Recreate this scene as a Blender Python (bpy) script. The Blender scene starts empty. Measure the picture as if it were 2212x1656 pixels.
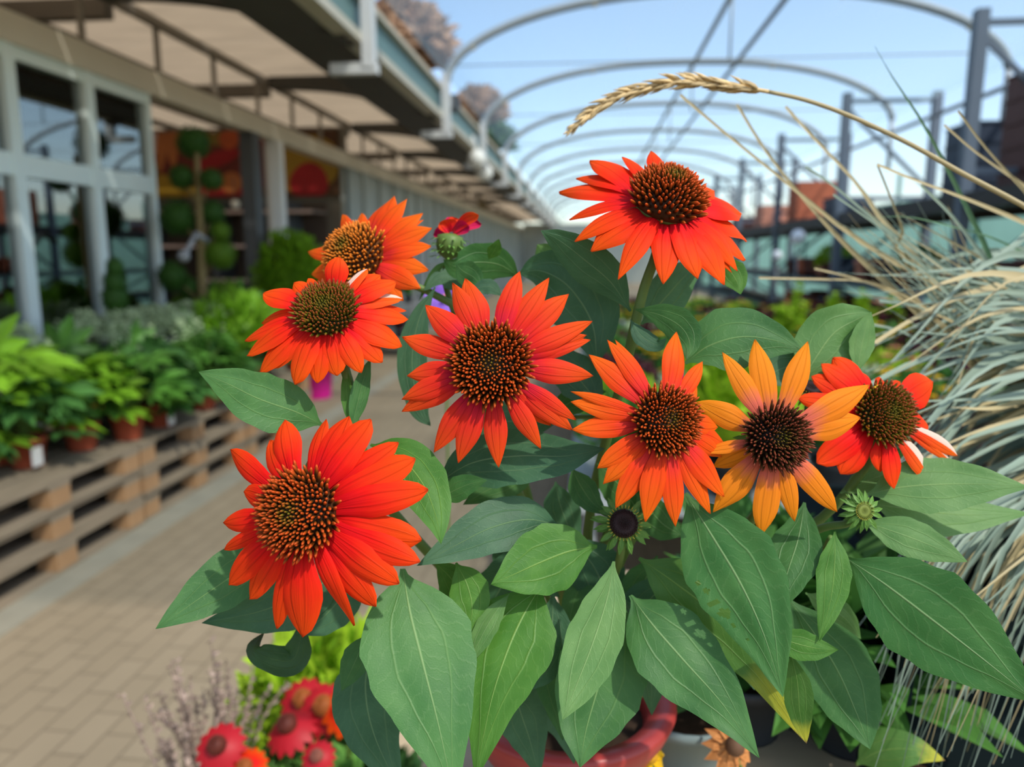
import bpy, math, random
from mathutils import Vector, Matrix, Euler
random.seed(7)
V = Vector
PI = math.pi
SC = bpy.context.scene
COL = SC.collection
# ------------------------------------------------------------------ camera
F = 1628.0; CX = 1106.0; CY = 828.0
CAM_H = 1.4
EUL = Euler((math.radians(90 - 9.69), 0, math.radians(5.67)), 'XYZ')
ROT = EUL.to_matrix()
CP = V((0, 0, CAM_H))
cd = bpy.data.cameras.new('camera'); cam = bpy.data.objects.new('camera', cd); COL.objects.link(cam)
cam.location = CP; cam.rotation_euler = EUL
cd.sensor_width = 36; cd.lens = F * 36 / 2212
cd.clip_start = .01; cd.clip_end = 500
cd.dof.use_dof = True; cd.dof.focus_distance = .385; cd.dof.aperture_fstop = 6.2
SC.camera = cam
def ray(x, y): return ROT @ V(((x - CX) / F, -(y - CY) / F, -1))
def at(x, y, d): return CP + ray(x, y) * d              # d metres along the viewing axis
def at_y(x, y, Y): r = ray(x, y); return CP + r * (Y / r.y)
def at_x(x, y, X): r = ray(x, y); return CP + r * (X / r.x)
def at_z(x, y, z): r = ray(x, y); return CP + r * ((z - CAM_H) / r.z)
def cvec(v): return (ROT @ V(v)).normalized()
# ------------------------------------------------------------------ materials
def nodes(name):
    m = bpy.data.materials.new(name); m.use_nodes = True
    nt = m.node_tree; nt.nodes.clear()
    return m, nt
def nd(nt, t, ins=None, **kw):
    n = nt.nodes.new(t)
    for k, v in kw.items(): setattr(n, k, v)
    for k, v in (ins or {}).items():
        s = n.inputs[k]
        if isinstance(v, bpy.types.NodeSocket): nt.links.new(v, s)
        else:
            if isinstance(v, tuple) and len(v) == 3 and s.type == 'RGBA': v = v + (1,)
            s.default_value = v
    return n
def mth(nt, op, a, b=0.0, c=None, clamp=False):
    n = nt.nodes.new('ShaderNodeMath'); n.operation = op; n.use_clamp = clamp
    for i, v in enumerate((a, b, c)):
        if v is None: continue
        if isinstance(v, bpy.types.NodeSocket): nt.links.new(v, n.inputs[i])
        else: n.inputs[i].default_value = v
    return n.outputs[0]
def ramp(nt, fac, stops):
    n = nt.nodes.new('ShaderNodeValToRGB'); e = n.color_ramp.elements
    while len(e) < len(stops): e.new(.5)
    for i, (p, c) in enumerate(stops):
        e[i].position = p; e[i].color = tuple(c) + (1,)
    if fac is not None: nt.links.new(fac, n.inputs[0])
    return n.outputs[0]
def mix(nt, f, a, b, bt='MIX'):
    n = nt.nodes.new('ShaderNodeMix'); n.data_type = 'RGBA'; n.blend_type = bt
    for i, v in ((0, f), (6, a), (7, b)):
        if isinstance(v, bpy.types.NodeSocket): nt.links.new(v, n.inputs[i])
        else: n.inputs[i].default_value = v if i == 0 else tuple(v) + (1,)
    return n.outputs[2]
def finish(nt, col, rough=.6, spec=.3, trans=0.0, tcol=None, bump=None, bd=.002, metal=0.0):
    o = nt.nodes.new('ShaderNodeOutputMaterial')
    p = nd(nt, 'ShaderNodeBsdfPrincipled', {'Base Color': col, 'Roughness': rough, 'Specular IOR Level': spec, 'Metallic': metal})
    if bump is not None:
        b = nd(nt, 'ShaderNodeBump', {'Height': bump, 'Strength': .5, 'Distance': bd})
        nt.links.new(b.outputs[0], p.inputs['Normal'])
    sh = p.outputs[0]
    if trans > 0:
        t = nd(nt, 'ShaderNodeBsdfTranslucent', {'Color': tcol if tcol is not None else col})
        x = nd(nt, 'ShaderNodeMixShader', {0: trans})
        nt.links.new(sh, x.inputs[1]); nt.links.new(t.outputs[0], x.inputs[2]); sh = x.outputs[0]
    nt.links.new(sh, o.inputs[0])
MC = {}
def M(name, c, rough=.6, var=.15, scale=8., spec=.3, trans=0., bump=0., metal=0., island=0., stretch=None):
    if name in MC: return MC[name]
    m, nt = nodes(name)
    tc = nd(nt, 'ShaderNodeTexCoord')
    src = tc.outputs['Object']
    if stretch: src = nd(nt, 'ShaderNodeMapping', {'Vector': src, 'Scale': stretch}).outputs[0]
    n = nd(nt, 'ShaderNodeTexNoise', {'Vector': src, 'Scale': scale, 'Detail': 4.})
    f = n.outputs[0]
    k = mth(nt, 'MULTIPLY_ADD', f, 2 * var, 1 - var)
    if island:
        g = nd(nt, 'ShaderNodeNewGeometry')
        k = mth(nt, 'MULTIPLY', k, mth(nt, 'MULTIPLY_ADD', g.outputs['Random Per Island'], 2 * island, 1 - island))
    cr = nd(nt, 'ShaderNodeCombineColor', {0: k, 1: k, 2: k})
    col = mix(nt, 1.0, c, cr.outputs[0], 'MULTIPLY')
    finish(nt, col, rough, spec, trans, bump=f if bump else None, bd=bump, metal=metal)
    MC[name] = m
    return m
# ------------------------------------------------------------------ mesh builder
class MB:
    def __init__(s): s.v = []; s.f = []; s.uv = []; s.smooth = []
    def poly(s, pts, uvs=None, sm=False):
        i = len(s.v); s.v += [tuple(p) for p in pts]; s.f.append(tuple(range(i, i + len(pts))))
        s.uv += list(uvs) if uvs else [(0, 0)] * len(pts); s.smooth.append(sm)
    def face(s, idx, uvs=None, sm=True):
        s.f.append(tuple(idx)); s.uv += list(uvs) if uvs else [(0, 0)] * len(idx); s.smooth.append(sm)
    def box(s, a, b, mat=None):
        (x0, y0, z0), (x1, y1, z1) = a, b
        P = [V(p) for p in ((x0,y0,z0),(x1,y0,z0),(x1,y1,z0),(x0,y1,z0),(x0,y0,z1),(x1,y0,z1),(x1,y1,z1),(x0,y1,z1))]
        if mat is not None: P = [mat @ p for p in P]
        i = len(s.v); s.v += [tuple(p) for p in P]
        for q in ((3,2,1,0),(4,5,6,7),(0,1,5,4),(1,2,6,5),(2,3,7,6),(3,0,4,7)):
            s.face([i + k for k in q], [(0,0),(1,0),(1,1),(0,1)], False)
        return s
    def beam(s, a, b, w, h):
        a = V(a); b = V(b); t = (b - a); L = t.length; t.normalize()
        up = V((0,0,1)) if abs(t.z) < .95 else V((0,1,0))
        x = t.cross(up).normalized(); y = x.cross(t)
        m = Matrix((x, t, y)).transposed().to_4x4(); m.translation = a
        return s.box((-w/2, 0, -h/2), (w/2, L, h/2), m)
    def tube(s, pts, r, seg=8, cap=True):
        pts = [V(p) for p in pts]; n = len(pts)
        rr = r if isinstance(r, (list, tuple)) else [r] * n
        up = None; i0 = len(s.v)
        for i, p in enumerate(pts):
            t = (pts[min(i+1, n-1)] - pts[max(i-1, 0)]).normalized()
            if up is None: up = t.orthogonal().normalized()
            up = (up - t * up.dot(t)).normalized(); sd = t.cross(up)
            for k in range(seg):
                a = 2*PI*k/seg; s.v.append(tuple(p + (up*math.cos(a) + sd*math.sin(a)) * rr[i]))
        for i in range(n-1):
            for k in range(seg):
                a = i0+i*seg+k; b = i0+i*seg+(k+1)%seg
                u0, u1 = i/(n-1), (i+1)/(n-1)
                s.face((a, b, b+seg, a+seg), [(u0,k/seg),(u0,(k+1)/seg),(u1,(k+1)/seg),(u1,k/seg)])
        if cap:
            s.face([i0+k for k in range(seg)][::-1]); s.face([i0+(n-1)*seg+k for k in range(seg)])
        return s
    def lathe(s, c, prof, seg=24, axis=None, sm=True):
        c = V(c); q = (axis or V((0,0,1))).to_track_quat('Z','Y'); i0 = len(s.v); n = len(prof)
        for r, z in prof:
            for k in range(seg):
                a = 2*PI*k/seg; s.v.append(tuple(c + q @ V((r*math.cos(a), r*math.sin(a), z))))
        for i in range(n-1):
            for k in range(seg):
                a = i0+i*seg+k; b = i0+i*seg+(k+1)%seg
                s.face((a, b, b+seg, a+seg), None, sm)
        return s
    def sphere(s, c, r, seg=14, rings=9, sq=(1,1,1)):
        c = V(c); prof = [(math.sin(PI*i/rings), -math.cos(PI*i/rings)) for i in range(rings+1)]
        i0 = len(s.v)
        for a, z in prof:
            for k in range(seg):
                t = 2*PI*k/seg; s.v.append(tuple(c + V((a*math.cos(t)*sq[0], a*math.sin(t)*sq[1], z*sq[2]))*r))
        for i in range(rings):
            for k in range(seg):
                a = i0+i*seg+k; b = i0+i*seg+(k+1)%seg; s.face((a, b, b+seg, a+seg))
        return s
    def grid(s, rows, uvs=None, skip=None):
        i0 = len(s.v); n = len(rows); m = len(rows[0])
        for r in rows: s.v += [tuple(p) for p in r]
        for i in range(n-1):
            for k in range(m-1):
                u0, u1, v0, v1 = i/(n-1), (i+1)/(n-1), k/(m-1), (k+1)/(m-1)
                if skip and skip((u0+u1)/2, (v0+v1)/2): continue
                a = i0+i*m+k; s.face((a, a+1, a+m+1, a+m), [(u0,v0),(u0,v1),(u1,v1),(u1,v0)])
        return s
    def leaf(s, p, d, n, L, W, kind='oval', droop=.15):
        p = V(p); d = V(d).normalized(); sd = d.cross(n).normalized(); n = sd.cross(d)
        if kind == 'oval':
            a = p + d*L*.25 - n*droop*L*.05; b = p + d*L*.6 - n*droop*L*.3; t = p + d*L - n*droop*L
            up = n*W*.12
            s.poly([p, a+sd*W*.4+up, b+sd*W*.45+up, t, b]); s.poly([p, b, t, b-sd*W*.45+up, a-sd*W*.4+up])
        elif kind == 'blade':
            a = p + d*L*.5 + n*droop*L*.1; t = p + d*L - n*droop*L
            s.poly([p-sd*W*.4, p+sd*W*.4, a+sd*W*.5, a-sd*W*.5]); s.poly([a-sd*W*.5, a+sd*W*.5, t])
        else:                                                   # palmate, seven lobes
            c = p; K = 7
            for k in range(K):
                a = (k-(K-1)/2) * .72
                l = L * (1.0, .93, .8, .55)[abs(k-3)]
                e = d*math.cos(a) + sd*math.sin(a)
                f = (-d*math.sin(a) + sd*math.cos(a))
                q1 = c + e*l*.28 - n*droop*l*.05; q2 = c + e*l*.62 - n*droop*l*.3; t = c + e*l - n*droop*l
                s.poly([c, q1 - f*l*.13, q2 - f*l*.2, t, q2 + f*l*.2, q1 + f*l*.13])
        return s
    def build(s, name, mat, parent=None, loc=None):
        me = bpy.data.meshes.new(name); me.from_pydata(s.v, [], s.f)
        uv = me.uv_layers.new(name='UVMap')
        flat = [c for t in s.uv for c in t]
        if len(flat) == 2*len(me.loops): uv.data.foreach_set('uv', flat)
        me.polygons.foreach_set('use_smooth', s.smooth)
        if mat: me.materials.append(mat)
        me.update()
        o = bpy.data.objects.new(name, me); COL.objects.link(o)
        if parent:
            o.parent = parent
            o.matrix_parent_inverse = Matrix.Translation(-parent_world(parent))
        if loc is not None: o.location = loc
        return o
def parent_world(o): return V(o.location) if o.parent is None else V((0,0,0))
def tag(o, label, cat, group=None, kind=None):
    o['label'] = label; o['category'] = cat
    if group: o['group'] = group
    if kind: o['kind'] = kind
    return o
def thing(name, loc, label, cat, group=None):
    o = bpy.data.objects.new(name, None); COL.objects.link(o); o.location = loc; o.empty_display_size = .05
    return tag(o, label, cat, group)
def struct(o, label=None, cat=None):
    o['kind'] = 'structure'
    if label: o['label'] = label
    if cat: o['category'] = cat
    return o
def dup(root, delta, rz=0, sc=1.0, label=None, group=None):
    r = root.copy(); COL.objects.link(r); r.location = root.location + V(delta); r.rotation_euler = (0,0,rz); r.scale = (sc,)*3
    if label: r['label'] = label
    if group: r['group'] = group
    for ch in list(root.children):
        c = ch.copy(); COL.objects.link(c); c.parent = r; c.matrix_parent_inverse = ch.matrix_parent_inverse.copy()
        for g in list(ch.children):
            e = g.copy(); COL.objects.link(e); e.parent = c; e.matrix_parent_inverse = g.matrix_parent_inverse.copy()
    return r
def cat_spline(P, n):
    P = [V(p) for p in P]
    if len(P) == 2: return [P[0].lerp(P[1], i/(n-1)) for i in range(n)]
    Q = [P[0]*2 - P[1]] + P + [P[-1]*2 - P[-2]]; out = []
    for i in range(n):
        t = i/(n-1)*(len(P)-1); k = min(int(t), len(P)-2); t -= k
        a, b, c, d = Q[k:k+4]
        out.append(.5*((2*b) + (c-a)*t + (2*a-5*b+4*c-d)*t*t + (3*b-a-3*c+d)*t*t*t))
    return out
def interp(T, t):
    for (a, x), (b, y) in zip(T, T[1:]):
        if t <= b: return x + (y-x)*(t-a)/(b-a)
    return T[-1][1]
# ------------------------------------------------------------------ the coneflower: materials
def petal_mat(name, base, mid, tip, back, stripe=False):
    m, nt = nodes(name)
    uv = nd(nt, 'ShaderNodeUVMap'); sx = nd(nt, 'ShaderNodeSeparateXYZ', {0: uv.outputs[0]})
    u, v = sx.outputs[0], sx.outputs[1]
    mp = nd(nt, 'ShaderNodeMapping', {'Vector': uv.outputs[0], 'Scale': (1.6, 22, 1)})
    oi = nd(nt, 'ShaderNodeObjectInfo')
    n = nd(nt, 'ShaderNodeTexNoise', {'Vector': mp.outputs[0], 'Scale': 1.0, 'Detail': 3., 'W': oi.outputs['Random']}, noise_dimensions='4D')
    n2 = nd(nt, 'ShaderNodeTexNoise', {'Vector': uv.outputs[0], 'Scale': 3.0, 'W': oi.outputs['Random']}, noise_dimensions='4D')
    uu = mth(nt, 'ADD', u, mth(nt, 'MULTIPLY_ADD', n2.outputs[0], .3, -.15))
    uu = mth(nt, 'ADD', uu, mth(nt, 'MULTIPLY_ADD', oi.outputs['Random'], .24, -.12))
    c = ramp(nt, uu, [(0, base), (.12, base), (.36, mid), (.97, tip)])
    av = mth(nt, 'ABSOLUTE', mth(nt, 'SUBTRACT', v, .5))
    g = mth(nt, 'SUBTRACT', 1., mth(nt, 'MULTIPLY', mth(nt, 'ABSOLUTE', mth(nt, 'SUBTRACT', av, .16)), 26.), clamp=True)
    k = mth(nt, 'MULTIPLY_ADD', n.outputs[0], .5, .75)
    k = mth(nt, 'SUBTRACT', k, mth(nt, 'MULTIPLY', g, .24))
    c = mix(nt, 1., c, nd(nt, 'ShaderNodeCombineColor', {0: k, 1: k, 2: k}).outputs[0], 'MULTIPLY')
    tipd = mth(nt, 'MULTIPLY', mth(nt, 'SUBTRACT', u, .96, clamp=True), 22., clamp=True)
    c = mix(nt, mth(nt, 'MULTIPLY', tipd, .6), c, (.16, .03, .01))
    if stripe:
        st = mth(nt, 'GREATER_THAN', mth(nt, 'ADD', v, mth(nt, 'MULTIPLY_ADD', n.outputs[0], .2, -.1)), .56)
        c = mix(nt, mth(nt, 'MULTIPLY', st, .92), c, (.85, .68, .55))
    geo = nd(nt, 'ShaderNodeNewGeometry')
    c2 = mix(nt, mth(nt, 'SUBTRACT', 1., geo.outputs['Backfacing']), c, back)
    h = mth(nt, 'SUBTRACT', n.outputs[0], mth(nt, 'MULTIPLY', g, .8))
    finish(nt, c2, .55, .08, .3, c2, bump=h, bd=.0006)
    return m
PET = {
 'red':    petal_mat('petal_red',    (.78,.008,.012), (.86,.013,.008),  (.90,.07,.006), (.62,.06,.03)),
 'redor':  petal_mat('petal_red_orange', (.82,.01,.018), (.87,.022,.008), (.9,.095,.006), (.62,.08,.03)),
 'coral':  petal_mat('petal_coral',  (.70,.015,.04), (.77,.028,.016), (.83,.09,.01),  (.6,.1,.06)),
 'orange': petal_mat('petal_orange', (.82,.035,.03),   (.87,.06,.01),  (.89,.145,.008),  (.6,.12,.05)),
 'amber':  petal_mat('petal_amber',  (.74,.15,.09),   (.82,.22,.014),   (.84,.25,.01),  (.55,.18,.12)),
 'magenta':petal_mat('petal_magenta',(.5,.04,.05),    (.6,.02,.07),    (.55,.01,.09),   (.5,.02,.1)),
 'stripe': petal_mat('petal_striped',(.75,.03,.03),   (.85,.06,.01),   (.9,.14,.01),    (.7,.3,.2), True),
}
def cone_mat(name, dark, body, tip):
    m, nt = nodes(name)
    uv = nd(nt, 'ShaderNodeUVMap'); sx = nd(nt, 'ShaderNodeSeparateXYZ', {0: uv.outputs[0]})
    g = nd(nt, 'ShaderNodeNewGeometry')
    u = mth(nt, 'ADD', sx.outputs[0], mth(nt, 'MULTIPLY_ADD', g.outputs['Random Per Island'], .16, -.08))
    outer = ramp(nt, u, [(0, dark), (.3, dark), (.55, body), (.8, tip), (1, tuple(min(1, c*1.3) for c in tip))])
    inner = ramp(nt, u, [(0, dark), (.35, (.07,.07,.008)), (.75, (.16,.14,.013)), (1, body)])
    w = ramp(nt, sx.outputs[1], [(.05, (0,0,0)), (.4, (1,1,1))])
    finish(nt, mix(nt, w, inner, outer), .45, .15)
    return m
CONE = {
 'fire':  cone_mat('cone_fire',  (.055,.02,.006), (.2,.05,.006), (.44,.062,.008)),
 'olive': cone_mat('cone_olive', (.05,.04,.006), (.15,.14,.012),  (.2,.04,.008)),
 'brown': cone_mat('cone_brown', (.028,.012,.007), (.075,.045,.012), (.17,.035,.016)),
 'amber': cone_mat('cone_amber', (.10,.035,.008), (.30,.11,.015),   (.62,.17,.015)),
}
def leaf_mat(name, c1, c2, vein, tipcol=None):
    m, nt = nodes(name)
    uv = nd(nt, 'ShaderNodeUVMap'); sx = nd(nt, 'ShaderNodeSeparateXYZ', {0: uv.outputs[0]})
    u, v = sx.outputs[0], sx.outputs[1]
    oi = nd(nt, 'ShaderNodeObjectInfo'); rnd = oi.outputs['Random']
    av = mth(nt, 'ABSOLUTE', mth(nt, 'SUBTRACT', v, .5))
    mid = mth(nt, 'SUBTRACT', 1., mth(nt, 'DIVIDE', av, mth(nt, 'MULTIPLY_ADD', u, -.012, .021)), clamp=True)
    su = mth(nt, 'SINE', mth(nt, 'MULTIPLY', u, PI))
    lat = mth(nt, 'SUBTRACT', 1., mth(nt, 'MULTIPLY', mth(nt, 'ABSOLUTE', mth(nt, 'SUBTRACT', av, mth(nt, 'MULTIPLY', mth(nt, 'POWER', su, .6), .24))), 60.), clamp=True)
    # slanting side veins, bent by noise
    nz = nd(nt, 'ShaderNodeTexNoise', {'Vector': uv.outputs[0], 'Scale': 6., 'Detail': 3., 'W': rnd}, noise_dimensions='4D')
    ph = mth(nt, 'ADD', mth(nt, 'MULTIPLY', mth(nt, 'SUBTRACT', u, mth(nt, 'MULTIPLY', av, .42)), 46.), mth(nt, 'MULTIPLY', nz.outputs[0], 9.))
    net = mth(nt, 'POWER', mth(nt, 'ABSOLUTE', mth(nt, 'SINE', ph)), 30.)
    mp = nd(nt, 'ShaderNodeMapping', {'Vector': uv.outputs[0], 'Scale': (2.4, 1, 1)})
    blot = nd(nt, 'ShaderNodeTexNoise', {'Vector': mp.outputs[0], 'Scale': 2.2, 'Detail': 5., 'W': rnd}, noise_dimensions='4D')
    fine = nd(nt, 'ShaderNodeTexNoise', {'Vector': mp.outputs[0], 'Scale': 60., 'Detail': 3.})
    spk = mth(nt, 'MULTIPLY', mth(nt, 'SUBTRACT', fine.outputs[0], .66, clamp=True), 3.5, clamp=True)
    bf = mth(nt, 'ADD', mth(nt, 'MULTIPLY_ADD', blot.outputs[0], 2.2, -.6), mth(nt, 'MULTIPLY_ADD', rnd, .5, -.25), clamp=True)
    c = mix(nt, bf, c1, c2)
    if tipcol:
        tu = mth(nt, 'MULTIPLY', mth(nt, 'SUBTRACT', mth(nt, 'ADD', u, mth(nt, 'MULTIPLY_ADD', blot.outputs[0], .3, -.15)), .72), 5., clamp=True)
        c = mix(nt, tu, c, tipcol)
        e = mth(nt, 'MULTIPLY', mth(nt, 'SUBTRACT', u, .95), 25., clamp=True)
        c = mix(nt, e, c, (.2, .1, .05))
    vf = mth(nt, 'MAXIMUM', mth(nt, 'MULTIPLY', mid, .85), mth(nt, 'MAXIMUM', mth(nt, 'MULTIPLY', lat, .3), mth(nt, 'MULTIPLY', net, .07)))
    c = mix(nt, vf, c, vein)
    c = mix(nt, mth(nt, 'MULTIPLY', spk, .35), c, (.45, .5, .32))
    h = mth(nt, 'SUBTRACT', mth(nt, 'MULTIPLY', fine.outputs[0], .35), mth(nt, 'ADD', mth(nt, 'ADD', mid, mth(nt, 'MULTIPLY', lat, .8)), mth(nt, 'MULTIPLY', net, .15)))
    tc = mix(nt, .55, c, (.16, .38, .02))
    finish(nt, c, .5, .3, .22, tc, bump=h, bd=.0007)
    return m
LEAF = {
 'soft':   leaf_mat('leaf_soft', (.036,.138,.03), (.074,.2,.048), (.28,.42,.17)),
 'mid':    leaf_mat('leaf_mid',    (.03,.112,.027), (.066,.182,.045),  (.22,.36,.13)),
 'blue':   leaf_mat('leaf_blue_green', (.03,.095,.045), (.06,.15,.07), (.2,.32,.15)),
 'fresh':  leaf_mat('leaf_fresh',  (.045,.155,.016), (.09,.23,.032),   (.26,.42,.1)),
 'pale':   leaf_mat('leaf_pale',   (.085,.205,.052), (.145,.28,.08), (.3,.45,.17)),
 'yellow': leaf_mat('leaf_yellow_tip', (.05,.15,.02), (.09,.2,.04), (.26,.4,.1), (.5,.48,.04)),
 'purple': leaf_mat('leaf_purple_tip', (.02,.06,.02), (.04,.10,.03), (.1,.16,.06), (.02,.013,.02)),
}
STEM = M('stem_green', (.10,.17,.035), .5, .25, 60, .3, bump=.0008)
BRACT = M('bract_green', (.13,.27,.05), .5, .25, 90, .3, .2)
# ------------------------------------------------------------------ the coneflower: geometry
POTC = at(1225, 1500, .62); pz = POTC.z; BENCH_Z = pz - .085
plant = thing('coneflower_plant', V((POTC.x, POTC.y, BENCH_Z)), 'large red and orange coneflower plant in bloom in a red pot, sharp in front', 'flowering plant')
PETW = [(0,.46),(.1,.58),(.25,.78),(.42,.97),(.58,1.),(.74,.9),(.87,.68),(.95,.41),(1,.06)]
PETP = [(0,.46),(.1,.58),(.25,.82),(.4,.98),(.54,1.),(.7,.84),(.84,.54),(.93,.27),(1,.03)]
def make_petal(parent, c, n, r0, tip_px, W, depth, droop, key, arch=.16, twist=0., cup=.18, pw=1.1, prof=PETW, maxl=None):
    # tip: where the ray meets the flower's own (reflexed) petal surface
    r = ray(*tip_px)
    p = None; off = 0.
    for _ in range(4):
        den = r.dot(n)
        t = ((c - n*off) - CP).dot(n) / den if abs(den) > 1e-3 else depth
        p = CP + r*t; off = droop*(p-c).length
    dmax = (maxl or .045)
    t = max(depth - dmax, min(depth + dmax, t)); p = CP + r*t
    d = (p - c); dn = d - n*d.dot(n); dn.normalize()
    b = c + dn*r0*.74
    L = (p-b).length
    ctrl = b.lerp(p, .5) + n*arch*L
    ns, nv = 13, 9; rows = []
    prof_tip = random.uniform(.0, .08)
    for i in range(ns):
        t = i/(ns-1)
        q = b*(1-t)**2 + ctrl*2*t*(1-t) + p*t*t
        tg = ((ctrl-b)*(1-t) + (p-ctrl)*t).normalized()
        s = n.cross(tg)
        if s.length < .05: s = cvec((0,0,1)).cross(tg)
        s.normalize()
        if twist: s = Matrix.Rotation(twist*(t**1.5), 3, tg) @ s
        up = tg.cross(s)
        if i == 6:
            pass
        rows.append((t, q, tg, s, up))
    # visible width: correct for the side vector turning away from the view
    s = rows[6][3]; vd = (rows[6][1]-CP).normalized(); tg = rows[6][2]
    pr = (s - vd*s.dot(vd)); tp = (tg - vd*tg.dot(vd)).normalized()
    fac = max(.5, (pr - tp*pr.dot(tp)).length)
    hw = W*pw/F*depth/fac/2
    hw = min(hw, L*.36)
    mb = MB(); G = []
    wob = random.uniform(-1,1)
    for t, q, tg, s, up in rows:
        w = hw*interp(prof, t) * (1 + .05*math.sin(t*9+wob*5))
        row = []
        for k in range(nv):
            x = k/(nv-1)*2-1
            z = -cup*w*x*x + .05*hw*math.cos(x*PI*3.05)*min(1, t*4)*(1-t*.5) + .04*hw*math.sin(t*8+x*2+wob*6)
            row.append(q + s*x*w + up*z + tg*(abs(x)**2)*-.0*w)
        G.append(row)
    mb.grid(G)
    return mb.build('petal', PET[key], parent)
def make_cone(parent, c, n, r, h, ns, key, sl=.22):
    mb = MB(); q = n.to_track_quat('Z', 'Y')
    prof = [(r*.93*math.cos(a), h*.88*math.sin(a)) for a in [i*PI/2/9 for i in range(10)]]
    i0 = len(mb.v); mb.lathe(c, [(r*.55, -r*.25)] + prof, 26, n)
    ga = PI*(3-5**.5)
    for k in range(ns):
        f = (k+.5)/ns
        rho = f**.5; th = k*ga
        z = max(0., 1-rho**2.3)**.6
        lo = V((math.cos(th)*rho*r*.95, math.sin(th)*rho*r*.95, h*.9*z))
        nl = V((lo.x/(r*r), lo.y/(r*r), lo.z/(h*h))).normalized()
        dr = (nl*.8 + V((0,0,.35))).normalized()
        jit = V((random.gauss(0,.11), random.gauss(0,.11), random.gauss(0,.08)))
        dr = (dr + jit).normalized()
        ln = r*sl*(.45 + .75*rho)*random.uniform(.8,1.15)
        w = r*.044*(.7+.45*rho)
        a = q @ lo + c; d = q @ dr
        o = d.orthogonal().normalized(); o2 = d.cross(o); i = len(mb.v)
        rv = rho
        st = ((0, 1.05, 0.), (.5, 1.0, .5), (.8, .72, .82))
        for tt, ww, uu in st:
            for j in range(5):
                an = 2*PI*j/5; mb.v.append(tuple(a + d*ln*tt + (o*math.cos(an)+o2*math.sin(an))*w*ww))
        mb.v.append(tuple(a + d*ln)); 
        for lv in range(2):
            for j in range(5):
                A = i+lv*5+j; B = i+lv*5+(j+1)%5; u0, u1 = st[lv][2], st[lv+1][2]
                mb.face((A, B, B+5, A+5), [(u0,rv),(u0,rv),(u1,rv),(u1,rv)])
        for j in range(5):
            A = i+10+j; B = i+10+(j+1)%5; mb.face((A, B, i+15), [(.82,rv),(.82,rv),(1,rv)])
    return mb.build('cone', CONE[key], parent)
def make_bracts(parent, c, n, r, n_br, L, key=None, spread=.5, name='bracts', rows=2):
    mb = MB(); q = n.to_track_quat('Z','Y')
    for j in range(n_br*rows):
        a = 2*PI*j/n_br + (j//n_br)*.4 + random.uniform(-.1,.1)
        rad = q @ V((math.cos(a), math.sin(a), 0)); z = -(j//n_br)*r*.35
        p = c + rad*r*.8 + n*z
        d = (rad + n*random.uniform(-spread, spread*.3)).normalized()
        mb.leaf(p, d, n, L*random.uniform(.8,1.2), L*.33, 'oval', .25)
    return mb.build(name, BRACT, parent)
def make_flower(spec):
    (cx, cy), d, n, rpx, hr, cone, ns, petals, pk, droop = (spec[k] for k in ('c','d','n','r','h','cone','ns','petals','pk','droop'))
    n = cvec(n); r = rpx/F*d; h = r*hr
    c = at(cx, cy, d) - n*h*.42
    mb = MB(); mb.lathe(c - n*r*.3, [(r*.16,-r*.12),(r*.5,0),(r*.8,r*.16),(r*.85,r*.26),(r*.5,r*.3)], 20, n)
    head = mb.build('flower_head', STEM, plant)
    make_cone(head, c, n, r*.97, h, ns, cone, spec.get('sl', .32))
    if spec.get('bracts', True): make_bracts(head, c - n*r*.22, n, r*.8, 14, r*.55)
    if spec.get('pollen'):
        mb = MB(); tq = n.to_track_quat('Z','Y')
        for k in range(34):
            a = random.uniform(0, 2*PI); q = c + tq @ V((math.cos(a)*r*.93, math.sin(a)*r*.93, h*random.uniform(.3,.5))); mb.sphere(q, r*random.uniform(.03,.055), 6, 4)
        mb.build('pollen', M('pollen_yellow', (.85,.42,.02), .6), head)
    for i, e in enumerate(petals):
        x, y, w = e[:3]; o = e[3] if len(e) > 3 else {}
        make_petal(head, c - n*r*(.04 + .05*(i % 3)), n, r, (x, y), w, d, o.get('droop', droop), o.get('k', pk), o.get('arch', spec.get('arch', .14)), o.get('tw', random.uniform(-.25,.25)), o.get('cup', .2), pw=spec.get('pw', 1.12), prof=PETW if spec.get('blunt') else PETP, maxl=o.get('maxl', spec.get('maxl')))
    return c, n, r
def zt(x0, y0, s, L, **kw):                                # traced tips: zoom coordinates to photo pixels
    return [(x0+e[0]/s, y0+e[1]/s, e[2]/s) + tuple(e[3:]) for e in L]
FL = []
FL.append(dict(c=(640,1108), d=.365, n=(-.26,.12,.95), r=92, h=.62, cone='fire', ns=340, pk='red', blunt=1, pw=1.25, droop=.12, petals=zt(480,880,3.185,[
 (430,85,150),(330,222,135),(55,290,125),(150,575,140),(8,795,130),(12,978,85),(45,1217,155),(188,1316,150),(377,1522,105),(550,1577,215),
 (908,1500,95,{'tw':.9}),(1057,1370,160),(1217,1212,172),(1362,1060,160),(1372,912,185),(1418,565,190),(1328,350,185),(1213,240,140),(1022,80,180),(872,58,160),(715,78,90)])))
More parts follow.
